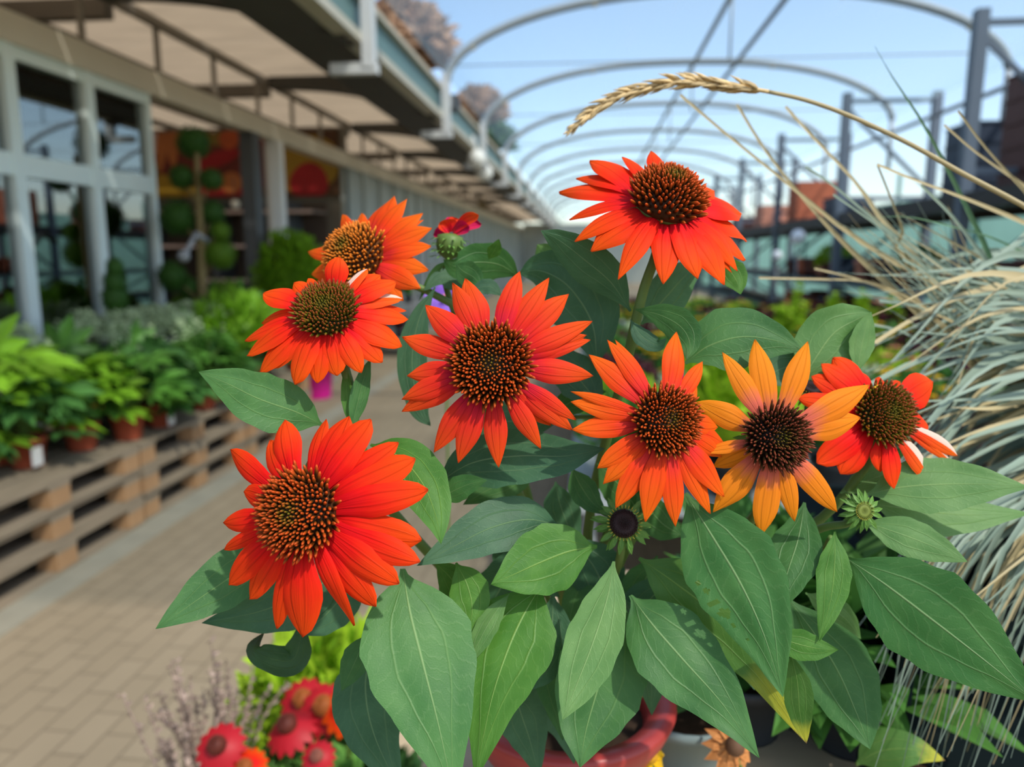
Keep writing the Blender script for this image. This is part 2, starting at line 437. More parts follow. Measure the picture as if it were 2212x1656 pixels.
FL.append(dict(c=(703,666), d=.405, n=(.0,.52,.85), r=67, h=.5, cone='olive', ns=320, pk='redor', droop=.28, arch=.2, pw=1.25, blunt=1, maxl=.035, petals=zt(520,410,3.764,[
 (800,543,150,{'droop':-.35}),(1030,643,75,{'droop':-.1,'k':'stripe'}),(1135,690,115,{'droop':.0}),(1262,748,125,{'droop':.05}),(1312,882,95,{'k':'stripe','droop':.15}),(1347,982,65),(1362,1050,125),(1312,1272,160),(1152,1402,160),(982,1487,140),(782,1512,180),
 (622,1572,150),(440,1582,150),(250,1452,130),(155,1485,130),(50,1347,115),(35,1227,85),(170,1085,90),(182,838,150,{'droop':.05}),(430,755,115,{'droop':-.05}),(550,718,80,{'droop':-.1})])))
FL.append(dict(c=(760,546), d=.475, n=(-.42,.36,.83), r=69, h=.95, cone='amber', ns=330, pk='orange', droop=.12, maxl=.05, petals=zt(520,410,3.764,[
 (830,198,115),(985,188,110),(1247,50,165),(1352,72,120),(1482,188,140),(1490,242,70),(1557,310,125),(1547,457,140),(1530,655,150),(1462,802,160),(1322,902,160),
 (545,505,115),(575,690,120),(600,800,130)])))
FL.append(dict(c=(1060,786), d=.39, n=(-.02,.1,1), r=86, h=.5, cone='fire', ns=340, pk='coral', droop=.1, petals=zt(850,570,3.68,[
 (1005,58,175),(1237,108,160),(1392,238,190),(1582,455,150),(1535,565,140),(1567,602,130),(1587,890,180),(1455,1242,125),(1422,1322,165),(1250,1285,160,{'droop':.25}),(1172,1467,145),
 (837,1617,165),(515,1582,175),(320,1497,170),(65,1172,165),(65,1077,160),(108,890,165),(68,580,170),(253,325,190),(467,148,155),(570,113,210)])))
FL.append(dict(c=(1447,414), d=.42, n=(.17,.72,.67), r=80, h=.98, cone='fire', ns=330, pk='redor', droop=.3, arch=.22, pw=1.5, maxl=.04, petals=zt(1200,310,5.018,[
 (1030,83,130,{'droop':.0}),(720,145,90,{'droop':.1}),(368,190,160,{'droop':.2}),(430,340,70),(222,380,120),(38,532,180),(150,827,85),(208,1062,125),(385,1167,210),(678,1472,160),(800,1217,200),(1168,1522,210),(1542,1467,200),
 (1830,1532,200),(1910,1400,110),(1972,1382,120),(2052,1267,160),(2072,1062,170),(2012,772,200),(1720,520,170,{'droop':.15})])))
FL.append(dict(c=(1443,908), d=.39, n=(.2,.14,.96), r=73, h=.62, cone='fire', ns=320, pk='orange', droop=.14, petals=zt(1230,700,3.523,[
 (815,58,160),(852,200,90,{'k':'magenta','droop':.25}),(1012,283,120),(288,118,120),(348,118,90),(148,230,160),(8,512,75),(10,590,155),(20,802,165),(213,1097,155),(257,1217,160),(353,1397,180),(578,1503,175),
 (808,1538,150),(1072,1442,140),(1177,1312,160),(1160,1010,120,{'droop':.2}),(1200,935,150,{'droop':.2}),(1130,780,160,{'droop':.22}),(970,478,120)])))
FL.append(dict(c=(1680,945), d=.4, n=(.06,.06,1), r=66, h=.75, cone='brown', ns=300, sl=.42, pk='amber', droop=.1, petals=zt(1500,720,3.679,[
 (222,148,155),(480,48,185),(902,62,170),(1392,408,190),(1320,665,215),(12,545,185),(18,942,85,{'tw':1.1}),(150,1060,150,{'droop':.3}),(148,1422,195),(530,1612,190),(795,1492,140),(1132,1417,175)])))
FL.append(dict(c=(1917,892), d=.44, n=(.2,.2,.96), r=66, h=.55, cone='olive', ns=340, pk='red', blunt=1, pw=1.28, pollen=1, droop=.1, petals=zt(1500,720,3.679,[
 (1008,240,120),(1100,192,150),(930,340,130),(820,515,120),(1275,300,140),(1470,345,120),(1635,385,150),(1890,378,215),(1862,740,140),(2092,970,85,{'k':'stripe'}),(2032,1015,70,{'k':'stripe'}),(1890,1207,95,{'k':'stripe'}),
 (1590,1235,105),(1480,1100,115),(1160,1117,175),(975,1032,180),(1192,860,180),(900,760,120,{'droop':.2})])))
heads = [make_flower(f) for f in FL]
# small half-open flower at the back, seen from the side
def side_flower():
    n = cvec((.12,.95,.2)); d = .5; c = at(972,528,d); r = 30/F*d
    mb = MB(); mb.lathe(c - n*r*.9, [(r*.2,-r*.2),(r*.8,r*.2),(r*1.0,r*.8),(r*.95,r*1.5),(r*.4,r*1.7)], 18, n)
    head = mb.build('flower_head', STEM, plant)
    for k in range(3): make_bracts(head, c - n*r*(.5-.45*k), n, r*1.1, 10, r*.6, spread=.2)
    c2 = c + n*r*.8
    for x, y, w, k in ((936,508,26,'magenta'),(950,480,28,'coral'),(966,473,34,'coral'),(990,472,34,'coral'),(1014,490,30,'magenta'),(1034,464,26,'coral'),(1040,484,26,'magenta'),(978,468,30,'magenta')):
        p = at(x, y, d + random.uniform(-.01,.01)); b = c2 + (p-c2)*.1
        t = (p-b).normalized(); s = t.cross(ray(x,y)).normalized(); rows = []; hw = w/F*d/2
        for i in range(9):
            u = i/8; q = b.lerp(p, u) + n*.12*math.sin(u*PI)*(p-b).length
            rows.append([q + s*hw*interp(PETW,u)*e + ray(x,y)*-.002*e*e for e in (-1,-.5,0,.5,1)])
        MB().grid(rows).build('petal', PET[k], head)
    return c - n*r
side_c = side_flower()
# green buds
BUDDARK = M('bud_dark', (.022,.008,.006), .6, .3, 200, .3, bump=.0006)
BUDGREEN = M('bud_green', (.16,.2,.03), .5, .3, 200, .3)
def bud(px, py, d, n, rd, rb, dark):
    n = cvec(n); c = at(px, py, d); r = rd/F*d; R = rb/F*d
    mb = MB(); mb.lathe(c - n*r*.8, [(r*.3,-r*.4),(r*1.1,r*.1),(r*1.15,r*.5),(r*.9,r*.75),(r*.3,r*.8)], 18, n)
    b = mb.build('flower_bud', BRACT, plant)
    mb = MB(); mb.lathe(c, [(r*.98,-.1*r),(r*.9,r*.14),(r*.6,r*.24),(r*.25,r*.18),(.0001,r*.14)], 22, n)
    for k in range(150):
        a = k*2.39996; q = ((k+.5)/150)**.5*r*.93; tq = n.to_track_quat('Z','Y')
        mb.sphere(c + tq @ V((math.cos(a)*q, math.sin(a)*q, r*.2)), r*.06, 5, 3)
    mb.build('cone', BUDDARK if dark else BUDGREEN, b)
    for k in range(3): make_bracts(b, c - n*r*(.05+.35*k), n, r*1.15, 15, (R-r)*(1.0-.08*k), spread=.35+.3*k, rows=1)
    mb = MB(); tq = n.to_track_quat('Z','Y')
    for k in range(30):
        a = k/30*2*PI; p = c + tq @ V((math.cos(a)*r, math.sin(a)*r, r*.1)); mb.tube([p, p + (tq @ V((math.cos(a)*.7, math.sin(a)*.7, .7)))*r*.3], [r*.045, r*.02], 5)
    mb.build('floret_ring', M('floret_yellow', (.5,.42,.06), .5), b)
    return c - n*r
bud1 = bud(1348,1130,.43,(.0,.3,.95),32,72,True)
bud2 = bud(1866,1103,.43,(.05,.1,1),17,50,False)
bud3 = bud(1752,838,.50,(.1,.8,.6),26,48,True)
# leaves: midrib pixels base to tip, width, depth at base and tip, roll, kind, options
LW = [(0,.05),(.05,.10),(.13,.45),(.25,.83),(.38,1.),(.52,.95),(.68,.72),(.82,.43),(.93,.17),(1,.0)]
LN = [(0,.05),(.05,.10),(.15,.42),(.3,.8),(.45,1.),(.6,.93),(.75,.68),(.88,.36),(.96,.13),(1,.0)]
def make_leaf(P, W, d0, d1, roll=0., kind='mid', prof=LW, fold=.12, bow=0., wav=.03, holes=None, curl=0., name='leaf'):
    n = 30 if not holes else 80; m = 13 if not holes else 41
    k = len(P); pts = [at(x, y, d0 + (d1-d0)*i/(k-1)) for i, (x, y) in enumerate(P)]
    C = cat_spline(pts, n); dm = (d0+d1)/2
    hw = W/F*dm/2/max(.55, math.cos(roll)); ph = random.uniform(0, 6)
    rows = []
    for i, c in enumerate(C):
        t = i/(n-1); tg = (C[min(i+1,n-1)] - C[max(i-1,0)]).normalized()
        vd = (c-CP).normalized(); s = tg.cross(vd).normalized()
        s = Matrix.Rotation(roll + curl*t, 3, tg) @ s; up = s.cross(tg)
        if up.dot(-vd) < 0: up = -up
        w = hw*interp(prof, t); row = []
        cc = c + up*bow*math.sin(t*PI)
        for j in range(m):
            x = j/(m-1)*2-1
            z = fold*w*(abs(x)**.8) - fold*.9*w*x*x*1.2 + hw*wav*math.sin(t*13+ph+x*1.3)*abs(x) + hw*.035*math.cos(x*PI*2)*math.sin(t*PI)
            row.append(cc + s*x*w*(1+.025*math.sin(t*31+ph*x)) + up*z)
        rows.append(row)
    mb = MB(); mb.grid(rows, skip=(lambda u, v: any(((u-a)/ra)**2+((v-b)/rb)**2 < 1 for a, b, ra, rb in holes)) if holes else None)
    return mb.build(name, LEAF[kind], plant)
R = math.radians
LEAVES = [
 # upper part
 dict(P=[(697,918),(640,890),(560,862),(490,828),(428,802)], W=122, d0=.42, d1=.38, roll=.2, kind='mid', fold=.06),
 dict(P=[(1362,672),(1320,610),(1262,560),(1210,520),(1168,498)], W=92, d0=.44, d1=.42, roll=-.35, kind='blue', fold=.2),
 dict(P=[(1290,800),(1280,700),(1230,620),(1170,585),(1120,590)], W=150, d0=.46, d1=.48, roll=-.2, kind='blue', fold=.05),
 dict(P=[(1125,600),(1080,572),(1030,566),(985,575),(958,560)], W=85, d0=.5, d1=.47, roll=-.2, kind='mid'),
 dict(P=[(985,570),(1000,585),(1025,600),(1040,622)], W=56, d0=.47, d1=.46, roll=.3, kind='mid', prof=LN),
 dict(P=[(1055,560),(1068,540),(1078,516)], W=30, d0=.48, d1=.47, roll=.3, kind='fresh', prof=LN),
 dict(P=[(1250,640),(1200,580),(1175,545),(1160,528)], W=70, d0=.5, d1=.49, kind='pale'),
 dict(P=[(1385,700),(1430,650),(1475,600),(1520,560)], W=95, d0=.46, d1=.49, roll=.3, kind='mid'),
 dict(P=[(1540,560),(1575,585),(1592,610),(1600,636)], W=62, d0=.46, d1=.45, roll=-.2, kind='fresh'),
 dict(P=[(1372,668),(1425,680),(1470,705),(1490,740),(1483,778)], W=74, d0=.425, d1=.405, roll=.25, kind='mid', prof=LN, fold=.2),
 dict(P=[(1362,690),(1385,725),(1420,745),(1440,730)], W=40, d0=.43, d1=.42, roll=-.3, kind='blue', fold=.3),
 dict(P=[(1480,785),(1530,748),(1600,728),(1670,735),(1737,757)], W=138, d0=.43, d1=.42, roll=-.25, kind='mid', fold=.1),
 dict(P=[(1730,830),(1760,775),(1800,720),(1850,690),(1885,675)], W=125, d0=.46, d1=.46, roll=.2, kind='pale'),
 dict(P=[(1850,810),(1858,760),(1868,715),(1882,672)], W=52, d0=.455, d1=.455, roll=.5, kind='pale', prof=LN),
 dict(P=[(940,620),(905,690),(890,780),(905,880),(930,920)], W=66, d0=.48, d1=.47, roll=.2, kind='blue', prof=LN),
 dict(P=[(1010,640),(980,610),(950,600),(915,628)], W=42, d0=.5, d1=.49, roll=.4, kind='blue', prof=LN),
 dict(P=[(905,650),(925,612),(945,580),(965,565)], W=18, d0=.5, d1=.49, roll=.2, kind='mid', prof=LN),
 dict(P=[(1085,640),(1060,620),(1035,622),(1015,640)], W=34, d0=.46, d1=.46, roll=.2, kind='blue'),
 dict(P=[(1300,880),(1260,830),(1215,780),(1185,745)], W=95, d0=.46, d1=.48, roll=.1, kind='blue'),
 dict(P=[(1180,900),(1230,870),(1275,850),(1310,845)], W=60, d0=.48, d1=.47, kind='mid'),
 dict(P=[(1000,900),(1080,910),(1160,905),(1230,880)], W=90, d0=.5, d1=.49, kind='blue'),
 dict(P=[(757,935),(770,880),(785,820),(800,775)], W=40, d0=.41, d1=.42, roll=.5, kind='mid', prof=LN, fold=.3),
 dict(P=[(762,930),(752,880),(748,830),(745,790)], W=26, d0=.41, d1=.42, roll=-.4, kind='fresh', prof=LN),
 dict(P=[(1640,830),(1680,800),(1720,790),(1760,800)], W=90, d0=.47, d1=.47, kind='blue'),
 # belt between the flowers
 dict(P=[(800,960),(860,985),(910,1040),(940,1110),(953,1175)], W=118, d0=.41, d1=.375, roll=-.15, kind='fresh'),
 dict(P=[(935,1050),(1020,1000),(1120,985),(1220,985),(1308,968)], W=128, d0=.43, d1=.41, roll=-.35, kind='blue', fold=.15),
 dict(P=[(945,1078),(980,1060),(1015,1045),(1053,1037)], W=56, d0=.41, d1=.40, roll=-.2, kind='mid'),
 dict(P=[(1210,1135),(1140,1122),(1060,1140),(980,1180),(900,1222)], W=118, d0=.43, d1=.40, roll=.1, kind='blue'),
 dict(P=[(1290,1180),(1230,1190),(1165,1215),(1110,1240),(1060,1262)], W=148, d0=.42, d1=.40, roll=-.1, kind='fresh', fold=.2),
 dict(P=[(1170,990),(1110,1030),(1050,1060),(1000,1090)], W=75, d0=.47, d1=.46, kind='mid'),
 dict(P=[(1235,1010),(1255,1050),(1280,1085),(1312,1110)], W=62, d0=.46, d1=.45, kind='mid'),
 dict(P=[(1200,1040),(1210,1090),(1230,1140),(1260,1180)], W=80, d0=.49, d1=.49, kind='blue'),
 dict(P=[(1290,1000),(1330,1040),(1370,1090),(1400,1140)], W=85, d0=.48, d1=.49, kind='mid'),
 dict(P=[(1480,1160),(1430,1130),(1400,1090),(1395,1040)], W=80, d0=.48, d1=.48, kind='mid'),
 dict(P=[(1870,1068),(1950,1052),(2040,1046),(2130,1046),(2226,1052)], W=122, d0=.45, d1=.43, roll=-.25, kind='pale', fold=.12),
 dict(P=[(1880,1088),(1970,1100),(2080,1112),(2230,1108)], W=105, d0=.47, d1=.46, roll=-.35, kind='pale'),
 dict(P=[(1865,1128),(1930,1148),(2010,1178),(2090,1213)], W=84, d0=.44, d1=.42, roll=-.2, kind='pale', prof=LN),
 dict(P=[(1815,1065),(1870,1040),(1930,1020),(1995,1008)], W=58, d0=.47, d1=.47, roll=-.3, kind='pale'),
 # lower left
 dict(P=[(650,1140),(580,1190),(500,1245),(420,1300),(336,1358)], W=120, d0=.44, d1=.40, roll=.2, kind='mid', prof=LN),
 dict(P=[(760,1220),(660,1280),(560,1320),(436,1345)], W=125, d0=.46, d1=.43, roll=-.1, kind='blue', wav=.09),
 dict(P=[(800,1240),(740,1290),(690,1340),(640,1368)], W=95, d0=.46, d1=.45, roll=.1, kind='blue'),
 dict(P=[(650,1330),(648,1385),(630,1425),(580,1420),(548,1400),(572,1362)], W=66, d0=.46, d1=.45, roll=.1, kind='purple', wav=.15),
 dict(P=[(790,1370),(775,1410),(755,1455),(738,1492)], W=62, d0=.43, d1=.42, kind='mid'),
 dict(P=[(870,1228),(885,1320),(915,1440),(948,1570),(985,1740)], W=246, d0=.405, d1=.365, roll=-.12, kind='soft', fold=.14),
 dict(P=[(800,1400),(790,1490),(810,1590),(870,1720)], W=150, d0=.45, d1=.44, roll=.25, kind='blue'),
 dict(P=[(985,1215),(1010,1265),(1020,1320),(1008,1385)], W=88, d0=.425, d1=.41, roll=.15, kind='fresh'),
 dict(P=[(940,1215),(975,1250),(1000,1300),(1010,1350)], W=70, d0=.44, d1=.43, roll=.15, kind='fresh'),
 dict(P=[(1170,1262),(1130,1330),(1095,1410),(1060,1520),(1025,1690)], W=190, d0=.425, d1=.385, roll=.25, kind='fresh', fold=.2),
 dict(P=[(1100,1282),(1065,1330),(1035,1385),(1008,1440)], W=50, d0=.415, d1=.40, roll=.5, kind='pale', prof=LN),
 dict(P=[(1195,1280),(1190,1370),(1165,1440),(1110,1500)], W=110, d0=.45, d1=.43, kind='blue'),
 dict(P=[(1110,1490),(1125,1540),(1145,1600),(1165,1680)], W=105, d0=.46, d1=.46, kind='blue'),
 dict(P=[(1210,1330),(1205,1420),(1205,1500),(1215,1600)], W=110, d0=.46, d1=.45, kind='mid'),
 # lower centre and right
 dict(P=[(1326,1212),(1312,1290),(1280,1390),(1245,1480),(1215,1555)], W=122, d0=.41, d1=.375, roll=.1, kind='pale', prof=LN),
 dict(P=[(1345,1290),(1320,1390),(1290,1490),(1265,1580),(1253,1658)], W=196, d0=.44, d1=.41, roll=-.05, kind='mid', fold=.08, wav=.05),
 dict(P=[(1362,1285),(1410,1350),(1480,1430),(1560,1520),(1642,1638)], W=178, d0=.43, d1=.39, roll=-.1, kind='mid', fold=.1, wav=.07),
 dict(P=[(1380,1205),(1460,1260),(1560,1340),(1640,1440),(1742,1605)], W=150, d0=.445, d1=.42, roll=.1, kind='yellow'),
 dict(P=[(1480,1065),(1540,1160),(1600,1260),(1650,1370),(1692,1505)], W=205, d0=.42, d1=.385, roll=.1, kind='soft', fold=.1,
      holes=[(.46,.13,.015,.04),(.53,.14,.017,.065),(.60,.15,.028,.07),(.675,.15,.014,.03),(.40,.1,.013,.03),(.75,.2,.01,.025)]),
 dict(P=[(1738,1085),(1725,1160),(1700,1240),(1675,1332)], W=112, d0=.44, d1=.41, roll=.15, kind='mid', prof=LN),
 dict(P=[(1803,1148),(1803,1210),(1795,1290),(1770,1385)], W=72, d0=.42, d1=.40, roll=-.1, kind='fresh', fold=.2, wav=.08, prof=LN),
 dict(P=[(1700,1290),(1760,1370),(1810,1450),(1850,1540),(1880,1618)], W=156, d0=.45, d1=.42, roll=-.1, kind='mid', prof=LN),
 dict(P=[(1680,1375),(1715,1388),(1765,1400),(1812,1403)], W=66, d0=.405, d1=.40, roll=.1, kind='fresh'),
 dict(P=[(1708,1410),(1722,1470),(1728,1540),(1742,1606)], W=62, d0=.41, d1=.41, roll=.2, kind='yellow', prof=LN),
 dict(P=[(1828,1205),(1910,1260),(2010,1335),(2120,1420),(2245,1520)], W=215, d0=.42, d1=.375, roll=.1, kind='soft', prof=LN, fold=.12),
 dict(P=[(1740,1280),(1790,1310),(1830,1340),(1860,1380)], W=60, d0=.47, d1=.47, kind='pale'),
 dict(P=[(1460,1240),(1400,1300),(1370,1370),(1360,1440)], W=100, d0=.47, d1=.47, kind='blue'),
 dict(P=[(1560,1290),(1600,1360),(1620,1420),(1630,1490)], W=120, d0=.47, d1=.46, kind='blue'),
 dict(P=[(1345,1290),(1385,1370),(1405,1450),(1408,1545)], W=115, d0=.47, d1=.48, kind='blue'),
 dict(P=[(1230,1160),(1280,1220),(1310,1280),(1345,1345)], W=120, d0=.495, d1=.49, kind='blue'),
 dict(P=[(1330,1190),(1290,1260),(1250,1330),(1230,1420)], W=110, d0=.5, d1=.48, kind='mid'),
 dict(P=[(1170,1430),(1195,1500),(1225,1560),(1240,1650)], W=125, d0=.49, d1=.48, kind='blue'),
 dict(P=[(1420,1200),(1390,1260),(1370,1320),(1330,1370)], W=90, d0=.49, d1=.48, kind='mid'),
 dict(P=[(1060,1130),(1110,1190),(1150,1240),(1210,1290)], W=110, d0=.49, d1=.48, kind='blue'),
 dict(P=[(1120,1170),(1090,1250),(1060,1310),(1040,1360)], W=100, d0=.48, d1=.48, kind='blue'),
]
for L in LEAVES: make_leaf(**L)
# stems: gather towards the pot
def stem(P, r0, r1, base=None):
    pts = [at(x, y, d) for x, y, d in P]
    b = V((POTC.x + random.uniform(-.035,.035), POTC.y + random.uniform(-.03,.03), pz-.02))
    pts.append(b.lerp(pts[-1], .35)); pts.append(b)
    C = cat_spline(pts, 28)
    MB().tube(C, [r0 + (r1-r0)*i/27 for i in range(28)], 10).build('stem', STEM, plant)
def hp(i, k=.28): c, n, r = heads[i]; return c - n*r*k
def w2(p):                                                # world point to (px, py, depth)
    q = ROT.transposed() @ (p - CP); return (CX - q.x/q.z*F, CY + q.y/q.z*F, -q.z)
def stem_from(p, P, r0=.0022, r1=.0034, i=None): stem([w2(p)] + ([w2(hp(i, 1.15))] if i is not None else []) + P, r0, r1)
stem_from(hp(0), [(690,1150,.41),(820,1240,.44),(1000,1330,.49)], i=0, r0=.003, r1=.0034)
stem_from(hp(1), [(757,840,.42),(768,920,.43),(830,1080,.46),(1000,1280,.5)], i=1, r0=.0026, r1=.0036)
stem_from(hp(2), [(880,612,.495),(945,640,.5),(1000,690,.5),(1080,900,.5),(1160,1150,.52)], i=2, r0=.0022, r1=.003)
stem_from(hp(3), [(1058,930,.455),(1110,1050,.47),(1190,1200,.5)], i=3, r0=.003, r1=.0034)
stem_from(hp(4), [(1418,545,.43),(1392,620,.435),(1372,700,.44),(1350,800,.45),(1310,950,.48),(1270,1150,.52)], i=4, r0=.0026, r1=.0036)
stem_from(hp(5), [(1440,980,.42),(1400,1100,.46),(1330,1240,.5)], i=5, r0=.0026, r1=.0034)
stem_from(hp(6), [(1660,1040,.43),(1600,1150,.46),(1430,1270,.5)], i=6, r0=.0024, r1=.0034)
stem_from(hp(7), [(1890,965,.465),(1845,1040,.47),(1760,1130,.48),(1560,1250,.5)], i=7, r0=.0024, r1=.0034)
stem_from(side_c, [(960,600,.505),(990,700,.51),(1080,950,.52)], .0018, .003)
stem_from(bud1, [(1340,1200,.45),(1320,1280,.5)], .0024, .003)
stem_from(bud2, [(1830,1130,.44),(1770,1142,.45),(1650,1200,.48),(1500,1270,.51)], .0022, .003)
stem_from(bud3, [(1740,900,.5),(1700,1020,.5),(1560,1180,.52)], .0018, .003)
for P in ([(1235,900,.5),(1300,905,.48),(1360,950,.49)], [(1795,1160,.43),(1760,1200,.45),(1600,1260,.49)], [(1360,980,.47),(1345,1080,.48)]):
    stem(P, .0016, .0026)
# pot
pr = .086
POTRED = M('pot_red', (.33,.035,.03), .42, .12, 20, .4)
mb = MB(); mb.lathe((POTC.x, POTC.y, 0), [(.0001,BENCH_Z),(pr*.42,BENCH_Z),(pr*.45,BENCH_Z+.004),(pr*.62,BENCH_Z+.022),(pr*.84,pz-.035),(pr*.98,pz-.014),(pr*1.03,pz-.003),(pr*1.02,pz+.002),(pr*.95,pz+.003),(pr*.78,pz-.004),(pr*.73,pz-.014),(pr*.7,pz-.03)], 48)
mb.build('pot', POTRED, plant)
mb = MB(); mb.lathe((POTC.x, POTC.y, 0), [(.0001,pz-.016),(pr*.5,pz-.014),(pr*.735,pz-.018)], 40)
mb.build('soil', M('soil', (.035,.022,.014), .9, .4, 90, .1, bump=.004), plant)
# ------------------------------------------------------------------ setting: paving, building, tunnel
def paving_mat():
    m, nt = nodes('paving')
    tc = nd(nt, 'ShaderNodeTexCoord')
    mp = nd(nt, 'ShaderNodeMapping', {'Vector': tc.outputs['Object'], 'Rotation': (0,0,PI/2)})
    br = nd(nt, 'ShaderNodeTexBrick', {'Vector': mp.outputs[0], 'Color1': (.262,.212,.14,1), 'Color2': (.282,.23,.154,1), 'Mortar': (.205,.165,.11,1), 'Scale': 1.0, 'Mortar Size': .006, 'Mortar Smooth': .4, 'Brick Width': .2, 'Row Height': .1})
    n = nd(nt, 'ShaderNodeTexNoise', {'Vector': tc.outputs['Object'], 'Scale': 1.3, 'Detail': 6.})
    k = mth(nt, 'MULTIPLY_ADD', n.outputs[0], .5, .75)
    c = mix(nt, 1., br.outputs[0], nd(nt, 'ShaderNodeCombineColor', {0: k, 1: k, 2: k}).outputs[0], 'MULTIPLY')
    finish(nt, c, .85, .15, bump=br.outputs['Fac'], bd=-.003)
    return m
mb = MB(); mb.poly([(-12,-3,0),(16,-3,0),(16,60,0),(-12,60,0)], [(0,0),(1,0),(1,1),(0,1)])
struct(mb.build('floor', paving_mat()), 'sandy block paving of the walkway', 'floor')
KERB = M('kerb', (.27,.255,.195), .85, .2, 6)
mb = MB(); mb.box((-2.32,-1,.0),(-2.15,14,.006)); struct(mb.build('trim_1', KERB), 'pale concrete strip along the pallets', 'kerb')
XW = -3.4
BEIGE = M('beige_paint', (.62,.58,.48), .55, .08, 3)
FRAMEC = M('frame_pale', (.74,.86,.85), .4, .06, 3)
DARKST = M('dark_steel', (.06,.065,.07), .5, .15, 5)
GREYST = M('grey_steel', (.26,.27,.28), .45, .1, 5)
WHITEST = M('white_steel', (.62,.62,.6), .4, .06, 4)
INSIDE = M('inside_wall', (.17,.15,.12), .9, .2, 2)
mb = MB(); mb.box((-8,-1,3.15),(-7.9,10.6,0)); mb.box((-8,10.6,0),(XW,10.72,3.15)); struct(mb.build('wall_left', INSIDE), 'brown grey inner walls behind the shop front', 'wall')
mb = MB(); mb.box((XW-.08,0,2.61),(XW+.06,44,2.79)); struct(mb.build('trim_2', BEIGE), 'long beige lintel beam over the shop front', 'beam')
# truss over the lintel
mb = MB(); mb.beam((XW,0,3.19),(XW,44,3.19),.07,.06)
y = 2.3
while y < 26: mb.beam((XW,y,2.79),(XW,y,3.17),.035,.035); y += .92
struct(mb.build('trim_3', M('truss_paint', (.25,.225,.19), .6, .1, 4)), 'open steel truss above the lintel', 'truss')
# window units
def glass_mat():
    m, nt = nodes('window_glass')
    o = nt.nodes.new('ShaderNodeOutputMaterial')
    fr = nd(nt, 'ShaderNodeFresnel', {'IOR': 3.4})
    g = nd(nt, 'ShaderNodeBsdfGlossy', {'Color': (.9,.95,.95,1), 'Roughness': .02})
    t = nd(nt, 'ShaderNodeBsdfTransparent', {'Color': (.5,.62,.6,1)})
    x = nd(nt, 'ShaderNodeMixShader', {0: fr.outputs[0]}); nt.links.new(t.outputs[0], x.inputs[1]); nt.links.new(g.outputs[0], x.inputs[2]); nt.links.new(x.outputs[0], o.inputs[0])
    return m
GLASS = glass_mat()
ys = [2.85, 3.58, 4.3, 5.02, 5.74]
for i in range(4):
    a, b = ys[i], ys[i+1]
    mb = MB(); e = .045
    mb.box((XW-.04,a-e if i == 0 else a+.002,.05),(XW+.05,a+e,2.61)); mb.box((XW-.04,b-e,.05),(XW+.05,b,2.61))
    mb.box((XW-.04,a+e,1.86),(XW+.04,b-e,1.99)); mb.box((XW-.04,a+e,2.53),(XW+.04,b-e,2.61)); mb.box((XW-.04,a+e,.05),(XW+.04,b-e,.2))
    f = mb.build('window_%d' % (i+1), FRAMEC); struct(f, 'tall pale framed shop window, bay %d from the near end' % (i+1), 'window')
    mb = MB(); mb.box((XW-.006,a+e,.2),(XW+.006,b-e,1.86)); mb.box((XW-.006,a+e,1.99),(XW+.006,b-e,2.53)); mb.build('glass', GLASS, f)
# columns
mb = MB(); mb.box((XW-.08,7.5,0),(XW+.06,7.68,2.61)); struct(mb.build('column_dark', DARKST), 'dark grey steel column under the lintel', 'column')
mb = MB(); mb.box((XW-.07,8.08,0),(XW+.08,8.24,2.61)); mb.box((XW-.03,8.02,0),(XW+.03,8.3,2.61)); struct(mb.build('column_white', WHITEST), 'white steel column under the lintel beside the dark one', 'column')
# far panelled front
mb = MB()
for k in range(34): mb.box((XW-.05,10.55+k*.9,0),(XW+.0,11.4+k*.9,2.61)); mb.box((XW-.02,11.38+k*.9,0),(XW+.05,11.5+k*.9,2.61))
struct(mb.build('wall_far', M('panel_pale', (.36,.40,.38), .5, .2, 1.2)), 'pale panelled shop front running into the distance', 'wall')
# canopy roof and roof over the shop: translucent sheets
SHEET = M('roof_sheet', (.66,.57,.45), .6, .2, 1.6, trans=.75, stretch=(1,6,1))
mb = MB()
for k in range(40):
    y0 = -1+k*1.1; mb.box((-8,y0+.01,3.235),(-1.62,y0+1.09,3.245))
struct(mb.build('ceiling', SHEET), 'beige translucent canopy roof over the shop front', 'ceiling')
RAFT = M('rafter', (.17,.15,.125), .6, .12, 3)
mb = MB()
for k in range(16): mb.box((-8,-.1+k*2.8,3.10),(-3.5,0+k*2.8,3.23))
for k in range(5): mb.box((-4.4-k*.8,-1,3.16),(-4.32-k*.8,44,3.225))
struct(mb.build('trim_4', RAFT), 'roof rafters inside the shop', 'rafters')
# haunched canopy brackets
DARKBR = M('canopy_dark', (.075,.07,.062), .7, .15, 3)
for k in range(9):
    yb = 5.2 + (k-1)*2.87; mb = MB(); P = []
    n = 12
    for i in range(n+1):
        t = i/n; x = XW+.05 + (1.75)*t; lo = 3.2 - .08 - .34*t**2.2; P.append((x, lo))
    for i in range(n):
        (x0, z0), (x1, z1) = P[i], P[i+1]
        i0 = len(mb.v); mb.v += [(x0,yb-.09,z0),(x1,yb-.09,z1),(x1,yb-.09,3.23),(x0,yb-.09,3.23),(x0,yb+.09,z0),(x1,yb+.09,z1),(x1,yb+.09,3.23),(x0,yb+.09,3.23)]
        for q in ((0,1,2,3),(7,6,5,4),(0,4,5,1)): mb.face([i0+j for j in q], None, False)
    struct(mb.build('canopy_bracket', DARKBR), 'curved dark bracket carrying the canopy, number %d along the walkway' % (k+1), 'bracket')
mb = MB(); mb.box((-2.15,-1,2.86),(-1.66,44,3.2)); struct(mb.build('trim_5', DARKBR), 'dark box beam along the inside of the gutter', 'beam')
